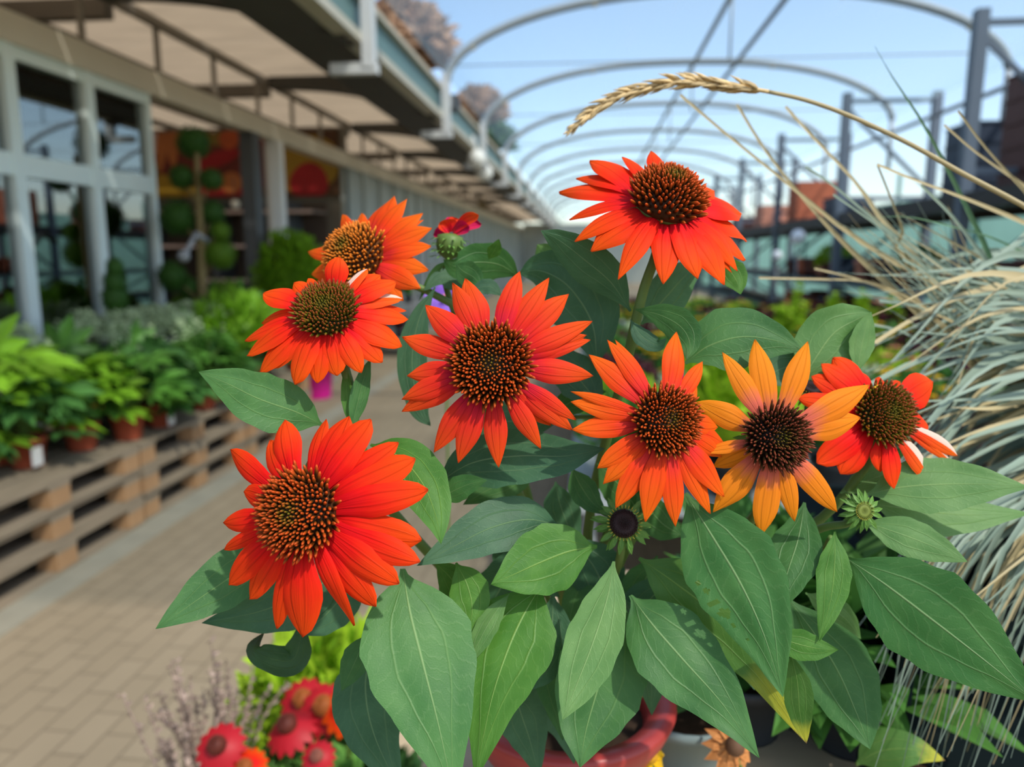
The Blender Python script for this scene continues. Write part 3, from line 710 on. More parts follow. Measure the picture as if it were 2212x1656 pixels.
GTEAL = M('gutter_teal', (.12,.21,.2), .45, .15, 2, stretch=(1,.3,1)); GLIP = M('gutter_lip', (.5,.46,.36), .5, .1, 3)
g = MB(); g.box((-1.66,-1,2.89),(-1.6,44,3.12)).build('trim_6', GTEAL); g = bpy.data.objects['trim_6']; struct(g, 'long teal gutter along the canopy edge', 'gutter')
mb = MB(); mb.box((-1.68,-1,2.82),(-1.55,44,2.885)); mb.box((-1.68,-1,3.12),(-1.55,44,3.15)); mb.build('gutter_lip', GLIP, g)
# tunnel: film and hoops
XL, XR, ZF, ZC = -1.5, 4.05, 3.2, .80
def hoop_pt(u): return V((XL + (XR-XL)*(u+1)/2, 0, ZF + ZC*(1-abs(u)**2.3)**.55))
US = [-1] + [-math.cos(PI*i/36) for i in range(1, 36)] + [1]
def film_mat():
    m, nt = nodes('tunnel_film')
    o = nt.nodes.new('ShaderNodeOutputMaterial')
    tc = nd(nt, 'ShaderNodeTexCoord'); mp = nd(nt, 'ShaderNodeMapping', {'Vector': tc.outputs['Object'], 'Scale': (2.5,.35,2.5)})
    n = nd(nt, 'ShaderNodeTexNoise', {'Vector': mp.outputs[0], 'Scale': 1.2, 'Detail': 4.})
    f = mth(nt, 'MULTIPLY_ADD', n.outputs[0], .26, .17)
    t = nd(nt, 'ShaderNodeBsdfTransparent', {'Color': (.93,.97,.97,1)})
    d = nd(nt, 'ShaderNodeBsdfTranslucent', {'Color': (.52,.66,.70,1)})
    d2 = nd(nt, 'ShaderNodeBsdfDiffuse', {'Color': (.52,.66,.70,1)})
    a = nd(nt, 'ShaderNodeMixShader', {0: .35}); nt.links.new(d.outputs[0], a.inputs[1]); nt.links.new(d2.outputs[0], a.inputs[2])
    x = nd(nt, 'ShaderNodeMixShader', {0: f}); nt.links.new(t.outputs[0], x.inputs[1]); nt.links.new(a.outputs[0], x.inputs[2]); nt.links.new(x.outputs[0], o.inputs[0])
    return m
rows = []
for k in range(17):
    yy = .6 + k*2.87/1.0 if k else .6
    rows.append([hoop_pt(u) + V((0, yy, .03)) for u in US])
mb = MB(); mb.grid(rows); struct(mb.build('tunnel_film', film_mat()), 'clear plastic film of the tunnel roof', 'roof')
HOOP = M('hoop_steel', (.36,.39,.40), .4, .08, 5); CLAMP = M('clamp_cream', (.66,.58,.4), .5)
ORD = ['nearest','second','third','fourth','fifth','sixth','seventh','eighth','ninth','tenth','eleventh','twelfth']
def hoop(y, lab):
    r = thing('tunnel_hoop', V((XL,y,2.62)), lab, 'roof hoop', 'steel hoops of the tunnel roof')
    MB().tube([hoop_pt(u)+V((0,y,0)) for u in US], .046, 8).build('arch', HOOP, r)
    z = ZF+.14; MB().tube([(XL+.02,y,z),(XR-.02,y,z)], .006, 5).build('tie_bar', GREYST, r)
    MB().tube([hoop_pt(.04)+V((0,y,0)), V((1.385,y,z))], .012, 6).build('king_post', HOOP, r)
    mb = MB()
    mb.box((XL-.05,y-.045,2.66),(XL+.03,y+.045,3.26)); mb.box((XL-.28,y-.035,2.62),(XL+.05,y+.035,2.69)); mb.build('foot_bracket', WHITEST, r)
    mb = MB(); mb.tube([(XR,y,ZF+.02),(XR,y,2.55)], .03, 8); mb.build('foot_post', HOOP, r)
    for u in (-.9,-.45,.42,.86):
        MB().sphere(hoop_pt(u)+V((0,y,-.02)), .042, 8, 5).build('clamp', CLAMP, r)
    return r
h0 = hoop(5.33, 'nearest steel hoop of the tunnel roof, its bracket bolted to the near gutter')
for k in range(1, 11): dup(h0, (0, 2.87*k, 0), label='%s steel hoop of the tunnel roof counted from the near gutter end' % ORD[k])
for i, (u, c) in enumerate(((.04, HOOP), (.24, GREYST), (1.0, GREYST))):
    p = hoop_pt(u) if u < 1 else V((XR, 0, 3.06))
    mb = MB(); mb.tube([p+V((0,2.4,-.04)), p+V((0,36,-.04))], .028, 8)
    struct(mb.build('purlin', c), ('green grey ridge pipe along the tunnel', 'thin grey pipe beside the ridge pipe', 'grey pipe along the tunnel eaves over the racking')[i], 'pipe')
# far end of the tunnel and what stands outside
mb = MB(); mb.box((-3.2,38,0),(9,38.2,2.9)); struct(mb.build('wall_back', M('far_wall', (.27,.3,.28), .7, .3, .4)), 'hazy pale wall at the far end', 'wall')
MESHN = M('shade_net', (.5,.68,.62), .7, .12, 2, trans=.75)
mb = MB(); mb.box((5.6,3,0),(5.62,38,2.35)); 
for k in range(13): mb.box((5.54,3+k*2.9,0),(5.6,3.06+k*2.9,2.85))
nf = mb.build('shade_net_fence', MESHN); tag(nf, 'teal green shade net fence behind the racking', 'fence')
# lights on the canopy edge
LAMPW = M('lamp_white', (.8,.78,.7), .3, .05)
def placed(name, label, cat, p): return thing(name, p, label, cat)
p = at_x(968,222,-1.6); t = placed('floodlight', 'small black floodlight fixed on the gutter', 'floodlight', p)
MB().box(p+V((-.14,-.1,-.09)), p+V((.12,.12,.07))).build('housing', DARKST, t); MB().box(p+V((-.1,-.11,-.07)), p+V((.08,-.102,.05))).build('lens', GREYST, t); MB().tube([p+V((0,0,-.3)), p], .02, 6).build('bracket', GREYST, t)
for (x, y), lab in (((1030,343),'round white speaker lamp under the gutter, upper of two'), ((1046,373),'round white speaker lamp under the gutter, lower of two')):
    p = at_x(x, y, -1.52); t = placed('globe_lamp', lab, 'lamp', p); MB().sphere(p, .125, 14, 9).build('globe', LAMPW, t); MB().tube([p+V((-.02,0,.1)), p+V((-.06,0,.3))], .03, 7).build('arm', WHITEST, t)
# ------------------------------------------------------------------ pallets
WOOD = M('pallet_wood', (.24,.19,.13), .85, .35, 5, .15, stretch=(4,.6,4), bump=.002, island=.22)
WOODB = M('pallet_block', (.36,.21,.105), .85, .3, 9, .15, bump=.002, island=.2)
PX = -2.3
def pallet(y, z, lab):
    r = thing('wooden_pallet', V((PX-.4,y+.6,z)), lab, 'pallet', 'wooden pallets stacked along the walkway')
    for k in range(5): a = PX-.8+k*.1625; MB().box((a,y+.005,z+.122),(a+.145 if k != 4 else PX,y+1.195,z+.144)).build('deck_board', WOOD, r)
    mb = MB()
    for yy in (0,.5275,1.055): mb.box((PX-.8,y+yy+.005,z+.1),(PX,y+yy+.14,z+.1215))
    mb.build('stringer_boards', WOOD, r)
    for yy in (0,.5275,1.055):
        for xx in (.1,.4275,.8): MB().box((PX-xx,y+yy+.008,z+.022),(PX-xx+.098,y+yy+.137,z+.0995)).build('block', WOODB, r)
    mb = MB()
    for xx in (.1,.44,.8): mb.box((PX-xx,y+.005,z),(PX-xx+.1,y+1.195,z+.0215))
    mb.build('skid_boards', WOOD, r)
    return r
NAMES = ['nearest','second','third','fourth','fifth','sixth']; LV = ['bottom','middle','topmost']
p0 = None
for s in range(4):
    for l in range(3):
        lab = '%s pallet of the %s stack along the walkway' % (LV[l], NAMES[s])
        dx = random.uniform(-.015,.015)
        if p0 is None: p0 = pallet(1.16, 0, lab)
        else: dup(p0, (dx, 1.22*s + random.uniform(-.01,.01), .1441*l), label=lab)
PTOP = .434
# ------------------------------------------------------------------ potted plants along the pallets
FATS = M('fatsia_leaf', (.085,.23,.03), .45, .25, 6, .4, trans=.3, island=.45)
FATL = M('fatsia_leaf_lime', (.22,.44,.025), .45, .2, 6, .4, trans=.35, island=.35)
FATD = M('ivy_leaf', (.06,.17,.035), .5, .25, 6, .4, trans=.25, island=.5)
GREYL = M('grey_leaf', (.42,.52,.3), .7, .2, 8, .2, trans=.2, island=.35)
BOXL = M('box_leaf', (.03,.085,.012), .6, .3, 10, .2, trans=.15, island=.5)
BOXL2 = M('box_leaf_lime', (.085,.17,.012), .6, .3, 10, .2, trans=.2, island=.45)
LIME = M('lime_leaf', (.36,.56,.03), .6, .2, 8, .2, trans=.35, island=.35)
GRN = M('green_leaf', (.07,.2,.035), .6, .2, 8, .2, trans=.3, island=.4)
DRED = M('dark_red_leaf', (.07,.016,.02), .6, .3, 8, .2, trans=.15, island=.5)
TRUNK = M('trunk', (.19,.145,.06), .8, .25, 12)
POTB = M('pot_terracotta', (.36,.075,.035), .55, .12, 14)
POTDK = M('pot_dark', (.03,.035,.04), .6, .15, 10)
SOIL = MC['soil']
def pot_mesh(c, r, h, parent, mat, name='pot'):
    x, y, z = c
    mb = MB(); mb.lathe((x,y,z), [(.0001,0),(r*.74,0),(r*.76,.004),(r*.95,h*.82),(r*1.03,h*.82),(r*1.05,h),(r*.97,h),(r*.93,h*.86)], 22)
    p = mb.build(name, mat, parent)
    mb = MB(); mb.lathe((x,y,z), [(.0001,h*.88),(r*.95,h*.86)], 18); mb.build('soil', SOIL, p)
    return p
def rdir(up=.3):
    a = random.uniform(0, 2*PI); z = random.uniform(-.2, 1)
    s = max(0, 1-z*z)**.5
    return V((s*math.cos(a), s*math.sin(a), z))
def palm_plant(name, c, label, n=34, R_=.24, H=.42, L=.13, mat=FATS, ph=.14, pr_=.085, group=None, potmat=None):
    t = thing(name, V(c), label, 'potted plant', group)
    pot_mesh(c, pr_, ph, t, potmat or POTB)
    st = MB(); fo = MB(); b = V(c) + V((0,0,ph*.9))
    for k in range(n):
        d = rdir(); q = b + V((d.x*R_, d.y*R_, .05 + (max(d.z,-.15)*.75+.15)*H + random.uniform(-.05,.05)))*1.0
        if k % 2 == 0: st.tube(cat_spline([b, b.lerp(q,.5)+V((0,0,.05)), q], 6), .003, 4, False)
        out = V((d.x, d.y, .15+random.uniform(-.3,.3))); nn = (V((d.x*.6, d.y*.6, .8)) + V((random.gauss(0,.25), random.gauss(0,.25), 0))).normalized()
        fo.leaf(q, out, nn, L*random.uniform(.7,1.2), L, 'palm', .3)
    st.build('stems', STEM, t); fo.build('foliage', mat, t)
    return t
px_front = [((60,1010),FATD),((178,972),FATL),((283,950),FATS),((365,922),FATD),((457,884),FATS)]
PL = ['ivy like plant in a red pot with a white tag at the near left','lime leaved fatsia in a red brown pot on the pallets, left of its green neighbour','green fatsia in a red pot right of the lime leaved one','dark fatsia in a small red pot near the pallet corner','fatsia in a dark red pot, farthest of the front row']
for i, ((x, y), mt) in enumerate(px_front):
    p = at_z(x, y, PTOP)
    if p.x > PX-.1: p.x = PX-.1
    t = palm_plant('fatsia_plant', (p.x-.02, p.y+.03, PTOP), PL[i], n=40, R_=.2, H=.27, L=.15, mat=mt)
    if i in (0, 3):
        q = V((p.x+.085, p.y-.04, PTOP+.06)); MB().box(q+V((-.004,-.03,-.035)), q+V((.004,.03,.05))).build('tag', WHITEST, t)
t1 = palm_plant('fatsia_plant', (-2.72, 3.2, PTOP), 'tall lime green fatsia behind the red pots', n=44, R_=.25, H=.4, L=.2, mat=FATL, group='fatsias in the second row on the pallets')
RN = ['mid green fatsia of the second row behind the tall lime one','bushy fatsia of the second row below the trailing grey plant','fatsia of the second row by the pom-pom tree','fatsia of the second row below the lime conifer','farthest fatsia of the second row','green fatsia of the second row at the near end','fatsia of the second row at the left edge of the picture']
t2 = palm_plant('fatsia_plant', (-2.8, 3.75, PTOP), RN[0], n=46, R_=.25, H=.33, L=.17, mat=FATS, group='fatsias in the second row on the pallets')
for i, (x, y) in enumerate(((-2.75,4.3),(-2.72,5.0),(-2.78,5.7),(-2.75,6.4),(-2.85,2.75),(-2.75,2.3))):
    dup((t1 if i in (2,5) else t2), V((x,y,PTOP)) - V((t1 if i in (2,5) else t2).location), rz=i*1.3, sc=.9+.05*(i%3), label=RN[i+1], group='fatsias in the second row on the pallets')
# dark leafy plants between pots
DN = ['dark ivy in the third row at the left','dark ivy in the third row behind the red pots','dark ivy in the third row under the window sill','dark ivy in the third row near the pom-pom tree']
d1 = palm_plant('ivy_plant', (-2.5, 4.05, PTOP), DN[0], n=50, R_=.2, H=.24, L=.12, mat=FATD, group='dark ivies on the pallets')
for i, (x, y) in enumerate(((-2.48,4.75),(-2.5,5.45),(-2.48,6.15))): dup(d1, V((x,y,PTOP))-V(d1.location), rz=i+1, label=DN[i+1], group='dark ivies on the pallets')
# orange signboard among the leaves
p = at_x(225,868,-2.5); bd_ = MB(); bd_.box(p+V((-.01,-.12,-.03)), p+V((.01,.12,.03))); tag(bd_.build('price_board', M('orange_board', (.6,.16,.04), .5)), 'small orange board among the fatsia leaves', 'board')
# trailing grey plants in tall planters
def trailing(c, label, group, R_=.34, n=900):
    t = thing('trailing_plant', V(c), label, 'potted plant', group)
    x, y, z = c; h = .42
    pot_mesh(c, .13, h, t, POTDK, 'planter')
    mb = MB(); b = V((x,y,z+h))
    for k in range(46):
        a = random.uniform(0, 2*PI); l = random.uniform(.5,1)*R_; d = V((math.cos(a), math.sin(a), 0))
        top = random.uniform(.06,.2); pts = cat_spline([b, b+d*l*.5+V((0,0,top)), b+d*l+V((0,0,top*.4)), b+d*l*1.15+V((0,0,-random.uniform(.1,.32)))], 20)
        for i, q in enumerate(pts):
            if i < 3: continue
            for s in range(2):
                e = rdir(); mb.leaf(q+e*.012, (e+V((0,0,-.3))), V((e.y,-e.x,.4)), .034, .017, 'oval', .2)
    mb.build('foliage', GREYL, t)
    return t
tr = trailing((-2.95,3.45,PTOP), 'grey green trailing plant left of the white window post', 'grey trailing plants below the windows')
TN = ['grey green trailing plant in the middle below the windows','grey green trailing plant right of the middle one','farthest grey green trailing plant by the pom-pom tree']
for i, y in enumerate((4.35,4.85,5.4)): dup(tr, (.04*i, y-3.45, 0), rz=i*2, label=TN[i], group='grey trailing plants below the windows')
# topiary
def ball(c, r, mat, parent, n=None, name='ball', sq=1.0):
    mb = MB(); mb.sphere(c, r*.86, 14, 9, (1,1,sq)); n = n or 420
    for k in range(n):
        z = 1-2*(k+.5)/n; a = k*2.39996; s = (1-z*z)**.5; d = V((s*math.cos(a), s*math.sin(a), z)); e = (d + V((random.gauss(0,.5), random.gauss(0,.5), random.gauss(0,.5)))).normalized()
        mb.leaf(V(c)+V((d.x,d.y,d.z*sq))*r*random.uniform(.84,1.0), e, d.cross(e), r*.17, r*.11, 'oval', .1)
    return mb.build(name, mat, parent)
TX = -2.95
tb = at_x(440,690,TX); ty = tb.y
top = thing('pom_pom_topiary', V((TX, ty, PTOP)), 'pom-pom topiary tree with clipped green balls in front of the banner', 'topiary tree')
pot_mesh((TX,ty,PTOP), .17, .3, top, POTB)
tr_pts = [V((TX,ty,PTOP+.28)), at_y(437,600,ty), at_y(432,480,ty), at_y(425,330,ty)]
MB().tube(cat_spline(tr_pts, 16), [.045-.025*i/15 for i in range(16)], 8).build('trunk', TRUNK, top)
for i, (x, y, r, m_) in enumerate(((418,308,36,0),(393,383,27,0),(457,388,25,0),(385,470,40,0),(458,460,28,0),(372,597,34,0),(475,548,34,1),(490,637,35,1),(397,663,30,1),(410,620,25,0),(476,500,22,1))):
    yy = ty + random.uniform(-.12,.12); c = at_y(x, y, yy); rr = r/F*yy*.98
    b = ball(c, rr, (BOXL, BOXL2)[m_], top)
    q = cat_spline(tr_pts, 16)[min(15, max(1, int((690-y)/390*15)))]
    if (q-c).length > rr*.7: MB().tube([q, c], .009, 5).build('branch', TRUNK, top)
p = at_x(248,665,-2.95)
sp = thing('cone_topiary', V((p.x,p.y,PTOP)), 'small dark cone clipped conifer in front of the window', 'topiary tree')
pot_mesh((p.x,p.y,PTOP), .12, .25, sp, POTDK)
MB().tube([(p.x,p.y,PTOP+.2),(p.x,p.y,p.z)], .014, 6).build('trunk', TRUNK, sp)
for x, y, r in ((248,645,30),(247,610,26),(248,578,20)): ball(at_y(x, y, p.y), r/F*p.y, BOXL, sp, 300, 'tier', 1.25)
# pale glowing blobs of a bent pipe near the trunk
a, b, c = at_x(397,553,-2.8), at_x(424,505,-2.8), at_x(447,520,-2.8)
pipe = thing('garden_tap', V(c), 'bent white metal pipe with a round end beside the pom-pom trunk', 'pipe')
MB().tube([b, a], .018, 8).build('arm', GREYST, pipe); MB().sphere(a, .042, 10, 7).build('round_end', GREYST, pipe); MB().tube([b, c], .02, 8).build('spout', GREYST, pipe)
# lime conifer
def bush(name, c, r, h, mat, label, cat, n=700, L=.05, group=None, potmat=POTDK, pr_=None, ph=.2, kind='oval'):
    t = thing(name, V(c), label, cat, group); x, y, z = c; pr_ = pr_ or r*.5
    pot_mesh(c, pr_, ph, t, potmat)
    mb = MB(); mb.sphere((x,y,z+ph+h*.42), 1, 12, 8, (r*.7, r*.7, h*.36))
    for k in range(n):
        d = rdir(); q = V((x,y,z+ph+h*.35)) + V((d.x*r, d.y*r, d.z*h*.6))*random.uniform(.72,1.05)
        e = (d + V((random.gauss(0,.4), random.gauss(0,.4), .35+random.gauss(0,.3)))).normalized(); mb.leaf(q, e, d.cross(e)+d*.5, L*random.uniform(.7,1.3), L*.5, kind, .2)
    mb.build('foliage', mat, t)
    return t
p = at_x(632,640,-3.08); tag(MB().box((-3.36,p.y-.35,0),(-2.78,p.y+.45,.43)).build('concrete_block', KERB), 'grey concrete block under the lime conifer', 'block'); bush('lime_conifer', (p.x,p.y,.431), .36, .92, M('conifer_lime', (.16,.33,.015), .6, .2, 8, .2, trans=.3, island=.4), 'bright lime green conifer bush in front of the white column', 'shrub', 1500, .09, ph=.3)
p = at_x(520,745,-2.6); bush('laurel_bush', (p.x,p.y,PTOP), .3, .5, FATL, 'bright green leafy bush right of the fatsias', 'shrub', 420, .13, ph=.15)
p = at_x(545,720,-2.75); bush('laurel_bush', (p.x-.1,min(p.y+.2,5.75),PTOP), .3, .55, FATS, 'mid green leafy bush behind the bright one', 'shrub', 420, .12, ph=.15)
# magenta bucket
p = at_z(685,858,0); t = thing('magenta_bucket', p, 'bright magenta plastic bucket standing on the paving', 'bucket')
MG = M('magenta_plastic', (.85,.02,.36), .35, .05)
MB().lathe(p, [(.0001,0),(.135,0),(.14,.01),(.172,.30),(.182,.30),(.182,.32),(.168,.32),(.132,.02)], 26).build('bucket_body', MG, t)
MB().tube([p+V((.18*math.cos(a_), -.02, .31+.16*math.sin(a_))) for a_ in [PI*i/14 for i in range(15)]], .005, 6).build('handle', WHITEST, t)
# plant trolleys further down the walkway
def trolley(c, lab):
    t = thing('plant_trolley', V(c), lab, 'trolley', 'grey plant trolleys by the shop front'); x, y, z = c
    for dx in (-.3,.3):
        for dy in (-.28,.28): MB().box((x+dx-.02,y+dy-.02,.02),(x+dx+.02,y+dy+.02,1.75)).build('post', GREYST, t)
    for zz in (.2,.7,1.2): MB().box((x-.32,y-.3,zz),(x+.32,y+.3,zz+.03)).build('shelf', GREYST, t)
    return t
p = at_z(845,770,0); g1 = trolley((p.x+.05,p.y+.3,0), 'grey plant trolley beside the walkway, nearer of two')
dup(g1, (.1,1.9,0), label='grey plant trolley beside the walkway, farther of two')
for i, (dx, dz, m_) in enumerate(((-.12,.73,GRN),(.14,.73,FATS),(0,.23,DRED),(.1,1.23,GRN))):
    bush('trolley_plant', (p.x+.05+dx, p.y+.3, dz+.001), .13, .22, m_, ['small green plant on the middle trolley shelf, left','small green plant on the middle trolley shelf, right','dark red plant on the lowest trolley shelf','green plant on the top trolley shelf'][i], 'potted plant', 160, .05, ph=.09)
# banner on the end wall with fruit and vegetables, and the shelf rack under it
YB = 10.5
ban = thing('fruit_banner', V((-4.8,YB,2.2)), 'wide banner of fruit and vegetables on the end wall of the shop', 'banner')
BRED = M('print_red', (.3,.01,.013), .5, .25, 3); BORG = M('print_orange', (.4,.13,.035), .5, .3, 3); BYEL = M('print_yellow', (.3,.18,.015), .5, .3, 3); BBRN = M('print_brown', (.08,.035,.015), .6, .3, 3); BWHT = M('print_pink_white', (.55,.42,.38), .5, .25, 3); BGRN = M('print_green', (.14,.2,.03), .5, .3, 3)
x0 = at_y(318,300,YB).x; x1 = at_y(728,300,YB).x; z0 = at_y(520,424,YB).z
MB().box((x0,YB,z0),(x1,YB+.05,3.1)).build('panel', BBRN, ban)
def blob(name, px, mat, off, wob=.0, n=26):
    cx_, cy_, rx_, ry_, rot = px; P = []
    c = at_y(cx_, cy_, YB)
    for k in range(n):
        a = 2*PI*k/n; ex, ey = rx_*math.cos(a), ry_*math.sin(a); e = 1+wob*math.sin(3*a)
        qx = cx_ + (ex*math.cos(rot) - ey*math.sin(rot))*e; qy = cy_ + (ex*math.sin(rot) + ey*math.cos(rot))*e
        q = at_y(qx, qy, YB); P.append(V((min(max(q.x,x0),x1), YB-off, min(max(q.z,z0),3.1))))
    mb = MB(); mb.poly(P[::-1]); mb.poly([p + V((0,off,0)) for p in P])
    for k in range(n): mb.poly([P[k], P[(k+1)%n], P[(k+1)%n]+V((0,off,0)), P[k]+V((0,off,0))])
    return mb.build(name, mat, ban)
blob('red_field', (470,330,150,100,0), M('print_dark_red', (.13,.02,.012), .5, .3, 3), .004)
blob('yellow_fruit', (662,355,75,62,-.25), BYEL, .006); blob('tomato', (668,392,42,40,.1), BRED, .012, .04); blob('tomato', (590,290,30,30,0), BRED, .005)
blob('onion', (323,305,18,38,0), BWHT, .006); blob('carrot', (350,310,12,62,.08), BORG, .008); blob('carrot', (370,300,13,60,-.1), BORG, .01); blob('carrot', (387,290,9,40,-.12), BORG, .012)
blob('yellow_pepper', (350,410,34,32,0), BYEL, .008, .06); blob('yellow_pepper', (405,420,30,18,0), BYEL, .007, .06); blob('red_pepper', (468,345,52,16,-.35), BRED, .012); blob('red_pepper', (495,300,22,22,0), M('print_red_orange', (.42,.08,.02), .5, .4, 5), .008)
blob('orange_fruit', (500,395,22,24,0), BORG, .008); blob('red_base', (480,412,50,16,0), BRED, .006); blob('lemon', (548,320,11,30,0), BYEL, .008); blob('lemon', (556,400,10,22,0), BYEL, .008); blob('leaf_print', (328,370,12,22,.2), BGRN, .009); blob('yellow_pepper', (470,285,25,30,0), M('print_olive', (.2,.13,.02), .5, .4, 4), .005)
blob('white_label', (461,276,7,11,0), BWHT, .01)
rk = thing('display_rack', V((-4.8,10.1,0)), 'dark brown display rack with white shelf edges under the banner', 'rack')
for xx in (-6.0,-5.0,-4.0): MB().box((xx-.05,9.85,0),(xx+.05,10.35,2.1)).build('upright', DARKST, rk)
for zz in (.6,1.05,1.5,1.95): MB().box((-6.2,9.8,zz),(-3.6,10.35,zz+.03)).build('shelf', M('rack_shelf', (.2,.15,.12), .7, .2, 4), rk); MB().box((-6.2,9.78,zz-.01),(-3.6,9.798,zz+.03)).build('shelf_edge', BWHT, rk)
MB().box((-6.2,10.35,0),(-3.6,10.38,2.1)).build('back_panel', M('rack_back', (.07,.05,.04), .8, .2, 3), rk)
p = at_y(508,441,9.3); t = thing('globe_lamp', p, 'small round pale lamp beside the dark column', 'lamp'); MB().sphere(p, .055, 12, 8).build('globe', LAMPW, t); MB().tube([p, p+V((0,.0,.35))], .008, 5).build('cord', DARKST, t)
# ------------------------------------------------------------------ pallet racking on the right
RACKC = M('rack_steel', (.13,.16,.2), .5, .12, 4); BEAMC = M('rack_beam', (.055,.05,.045), .6, .2, 4); SHELFC = M('rack_deck', (.12,.2,.2), .6, .2, 4)
RX0, RX1 = 3.18, 4.25
def rack_frame(y, lab):
    t = thing('racking_bay_end', V((RX0,y,0)), lab, 'rack frame', 'upright frames of the pallet racking')
    for x in (RX0, RX1): MB().box((x-.05,y-.05,0),(x+.05,y+.05,3.38)).build('upright', RACKC, t)
    for z in (3.28,2.1,.4): MB().beam((RX0,y,z),(RX1,y,z),.04,.05).build('cross_bar', RACKC, t)
    for a, b in ((3.2,2.2),(1.1,2.0),(1.0,.45)): MB().beam((RX0,y,a),(RX1,y,b),.035,.045).build('brace', RACKC, t)
    return t
FRN = ['nearest dark upright frame of the pallet racking, at the right edge','second upright frame of the pallet racking','third upright frame of the pallet racking','fourth upright frame of the pallet racking','fifth upright frame of the pallet racking','farthest upright frame of the pallet racking']
YF = [6.95 + 3.25*k for k in range(6)]
f0 = rack_frame(YF[0], FRN[0])
for k in range(1, 6): dup(f0, (0, 3.25*k, 0), label=FRN[k])
BN = ['first bay','second bay','third bay','fourth bay','fifth bay','sixth bay']
for k in range(6):
    ya, yb = YF[0]-3.25 + 3.25*k + .06, YF[0]+3.25*k - .06
    for li, (zz, h, ln) in enumerate(((1.78,.14,'high'),(1.0,.07,'middle'),(.45,.07,'low'))):
        t = thing('rack_shelf', V((RX0,ya,zz)), '%s shelf of the %s of the pallet racking' % (ln, BN[k]), 'shelf', 'shelves of the pallet racking')
        for x in (RX0, RX1): MB().box((x-.025,ya,zz),(x+.025,yb,zz+h)).build('beam', BEAMC if li == 0 else SHELFC, t)
        MB().box((RX0+.03,ya,zz+h*.6),(RX1-.03,yb,zz+h*.95)).build('deck', BEAMC if li == 0 else DARKBR, t)
# goods on the high shelf
TC = M('terracotta', (.52,.15,.075), .75, .2, 6); BR = M('brown_plastic', (.12,.045,.035), .6, .15, 5); SAL = M('salmon_clay', (.62,.27,.18), .75, .2, 5); BLK = M('black_blue_plastic', (.03,.045,.075), .5, .1, 5)
def crate_stack(name, c, w, d, h, n, mat, lab, cat):
    t = thing(name, V(c), lab, cat); x, y, z = c
    for k in range(n):
        a = z + h*k/n; b = z + h*(k+1)/n - .006
        mb = MB(); mb.box((x-w/2,y-d/2,a),(x+w/2,y+d/2,b-.02)); mb.box((x-w/2-.012,y-d/2-.012,b-.02),(x+w/2+.012,y+d/2+.012,b)); mb.build('crate', mat, t)
    return t
ZS = 1.78+.14*.95
crate_stack('planter_stack', (3.87,6.95,ZS), .56, .62, 1.0, 5, BR, 'tall stack of dark brown planters on the high shelf at the right edge', 'planter stack')
crate_stack('planter_stack', (3.72,7.95,ZS), .38, .5, .72, 4, BLK, 'stack of blue black planters on the high shelf beside the nearest upright', 'planter stack')
crate_stack('planter_stack', (3.72,11.6,ZS), .5, .6, .3, 2, BLK, 'low stack of dark planters in the third bay', 'planter stack')
crate_stack('planter_stack', (3.62,13.0,ZS-.02), .62, .6, .66, 6, TC, 'stack of orange terracotta troughs on the high shelf', 'trough stack')
crate_stack('planter_stack', (3.6,15.4,ZS), .62, .7, .42, 3, SAL, 'stack of salmon clay pots on the high shelf', 'pot stack')
crate_stack('planter_stack', (3.6,17.5,ZS), .7, .8, .3, 2, BR, 'low stack of brown planters far down the racking', 'planter stack')
# pots on the middle and low shelves
def clay(c, r, h, mat, lab, grp):
    t = tag(MB().lathe(c, [(.0001,0),(r*.72,0),(r*.96,h*.8),(r*1.06,h*.8),(r*1.08,h),(r*.98,h),(r*.9,h*.3)], 20).build('clay_pot', mat), lab, 'pot', grp); return t
POTK = {}
for k in range(3):
    for li, zz in ((0,1.07),(1,.52)):
        for j in range(9):
            for row in range(2):
                mt = (BR, BR, BLK, BR, SAL, BR, TC)[(j*3+k+li+row) % 7]; key = (mt.name, li)
                y = YF[0]-3.25+3.25*k+.3+j*.32; x = RX0+.25+row*.4; z = zz
                lab, grp = 'pot in the crowd of pots on the %s racking shelf, %s' % (('middle','low')[li], mt.name.replace('_',' ')), '%s pots on the %s racking shelf' % (mt.name.replace('_',' '), ('middle','low')[li])
                if key not in POTK: POTK[key] = clay((0,0,0), .14, .27, mt, lab, grp); o = POTK[key]
                else: o = POTK[key].copy(); COL.objects.link(o)
                o.location = (x, y, z); o.scale = (1, 1, random.uniform(.8,1.15))
p = at_y(1692,540,11.2); bush('shelf_plant', (RX0+.3,11.2,1.07), .22, .34, LIME, 'lime green potted plant on the racking shelf', 'potted plant', 260, .09, ph=.1)
bush('shelf_plant', (RX0+.2,8.2,1.07), .2, .3, GRN, 'mid green potted plant on the racking shelf nearer the front', 'potted plant', 260, .08, ph=.1)
for i, ((x, y), r) in enumerate((((1724,512),.1),((1679,552),.07),((1826,575),.08))):
    q = at_y(x, y, 10.6); t = thing('glazed_ball', q, ['large shiny white glazed garden ball on a rod','small shiny white glazed garden ball on a rod','pale shiny glazed garden ball at the right on a rod'][i], 'garden ball')
    MB().sphere(q, r, 14, 9).build('ball', M('glaze_white', (.85,.87,.9), .08, .03), t); MB().tube([q, V((q.x,q.y,0))], .012, 6).build('rod', GREYST, t)
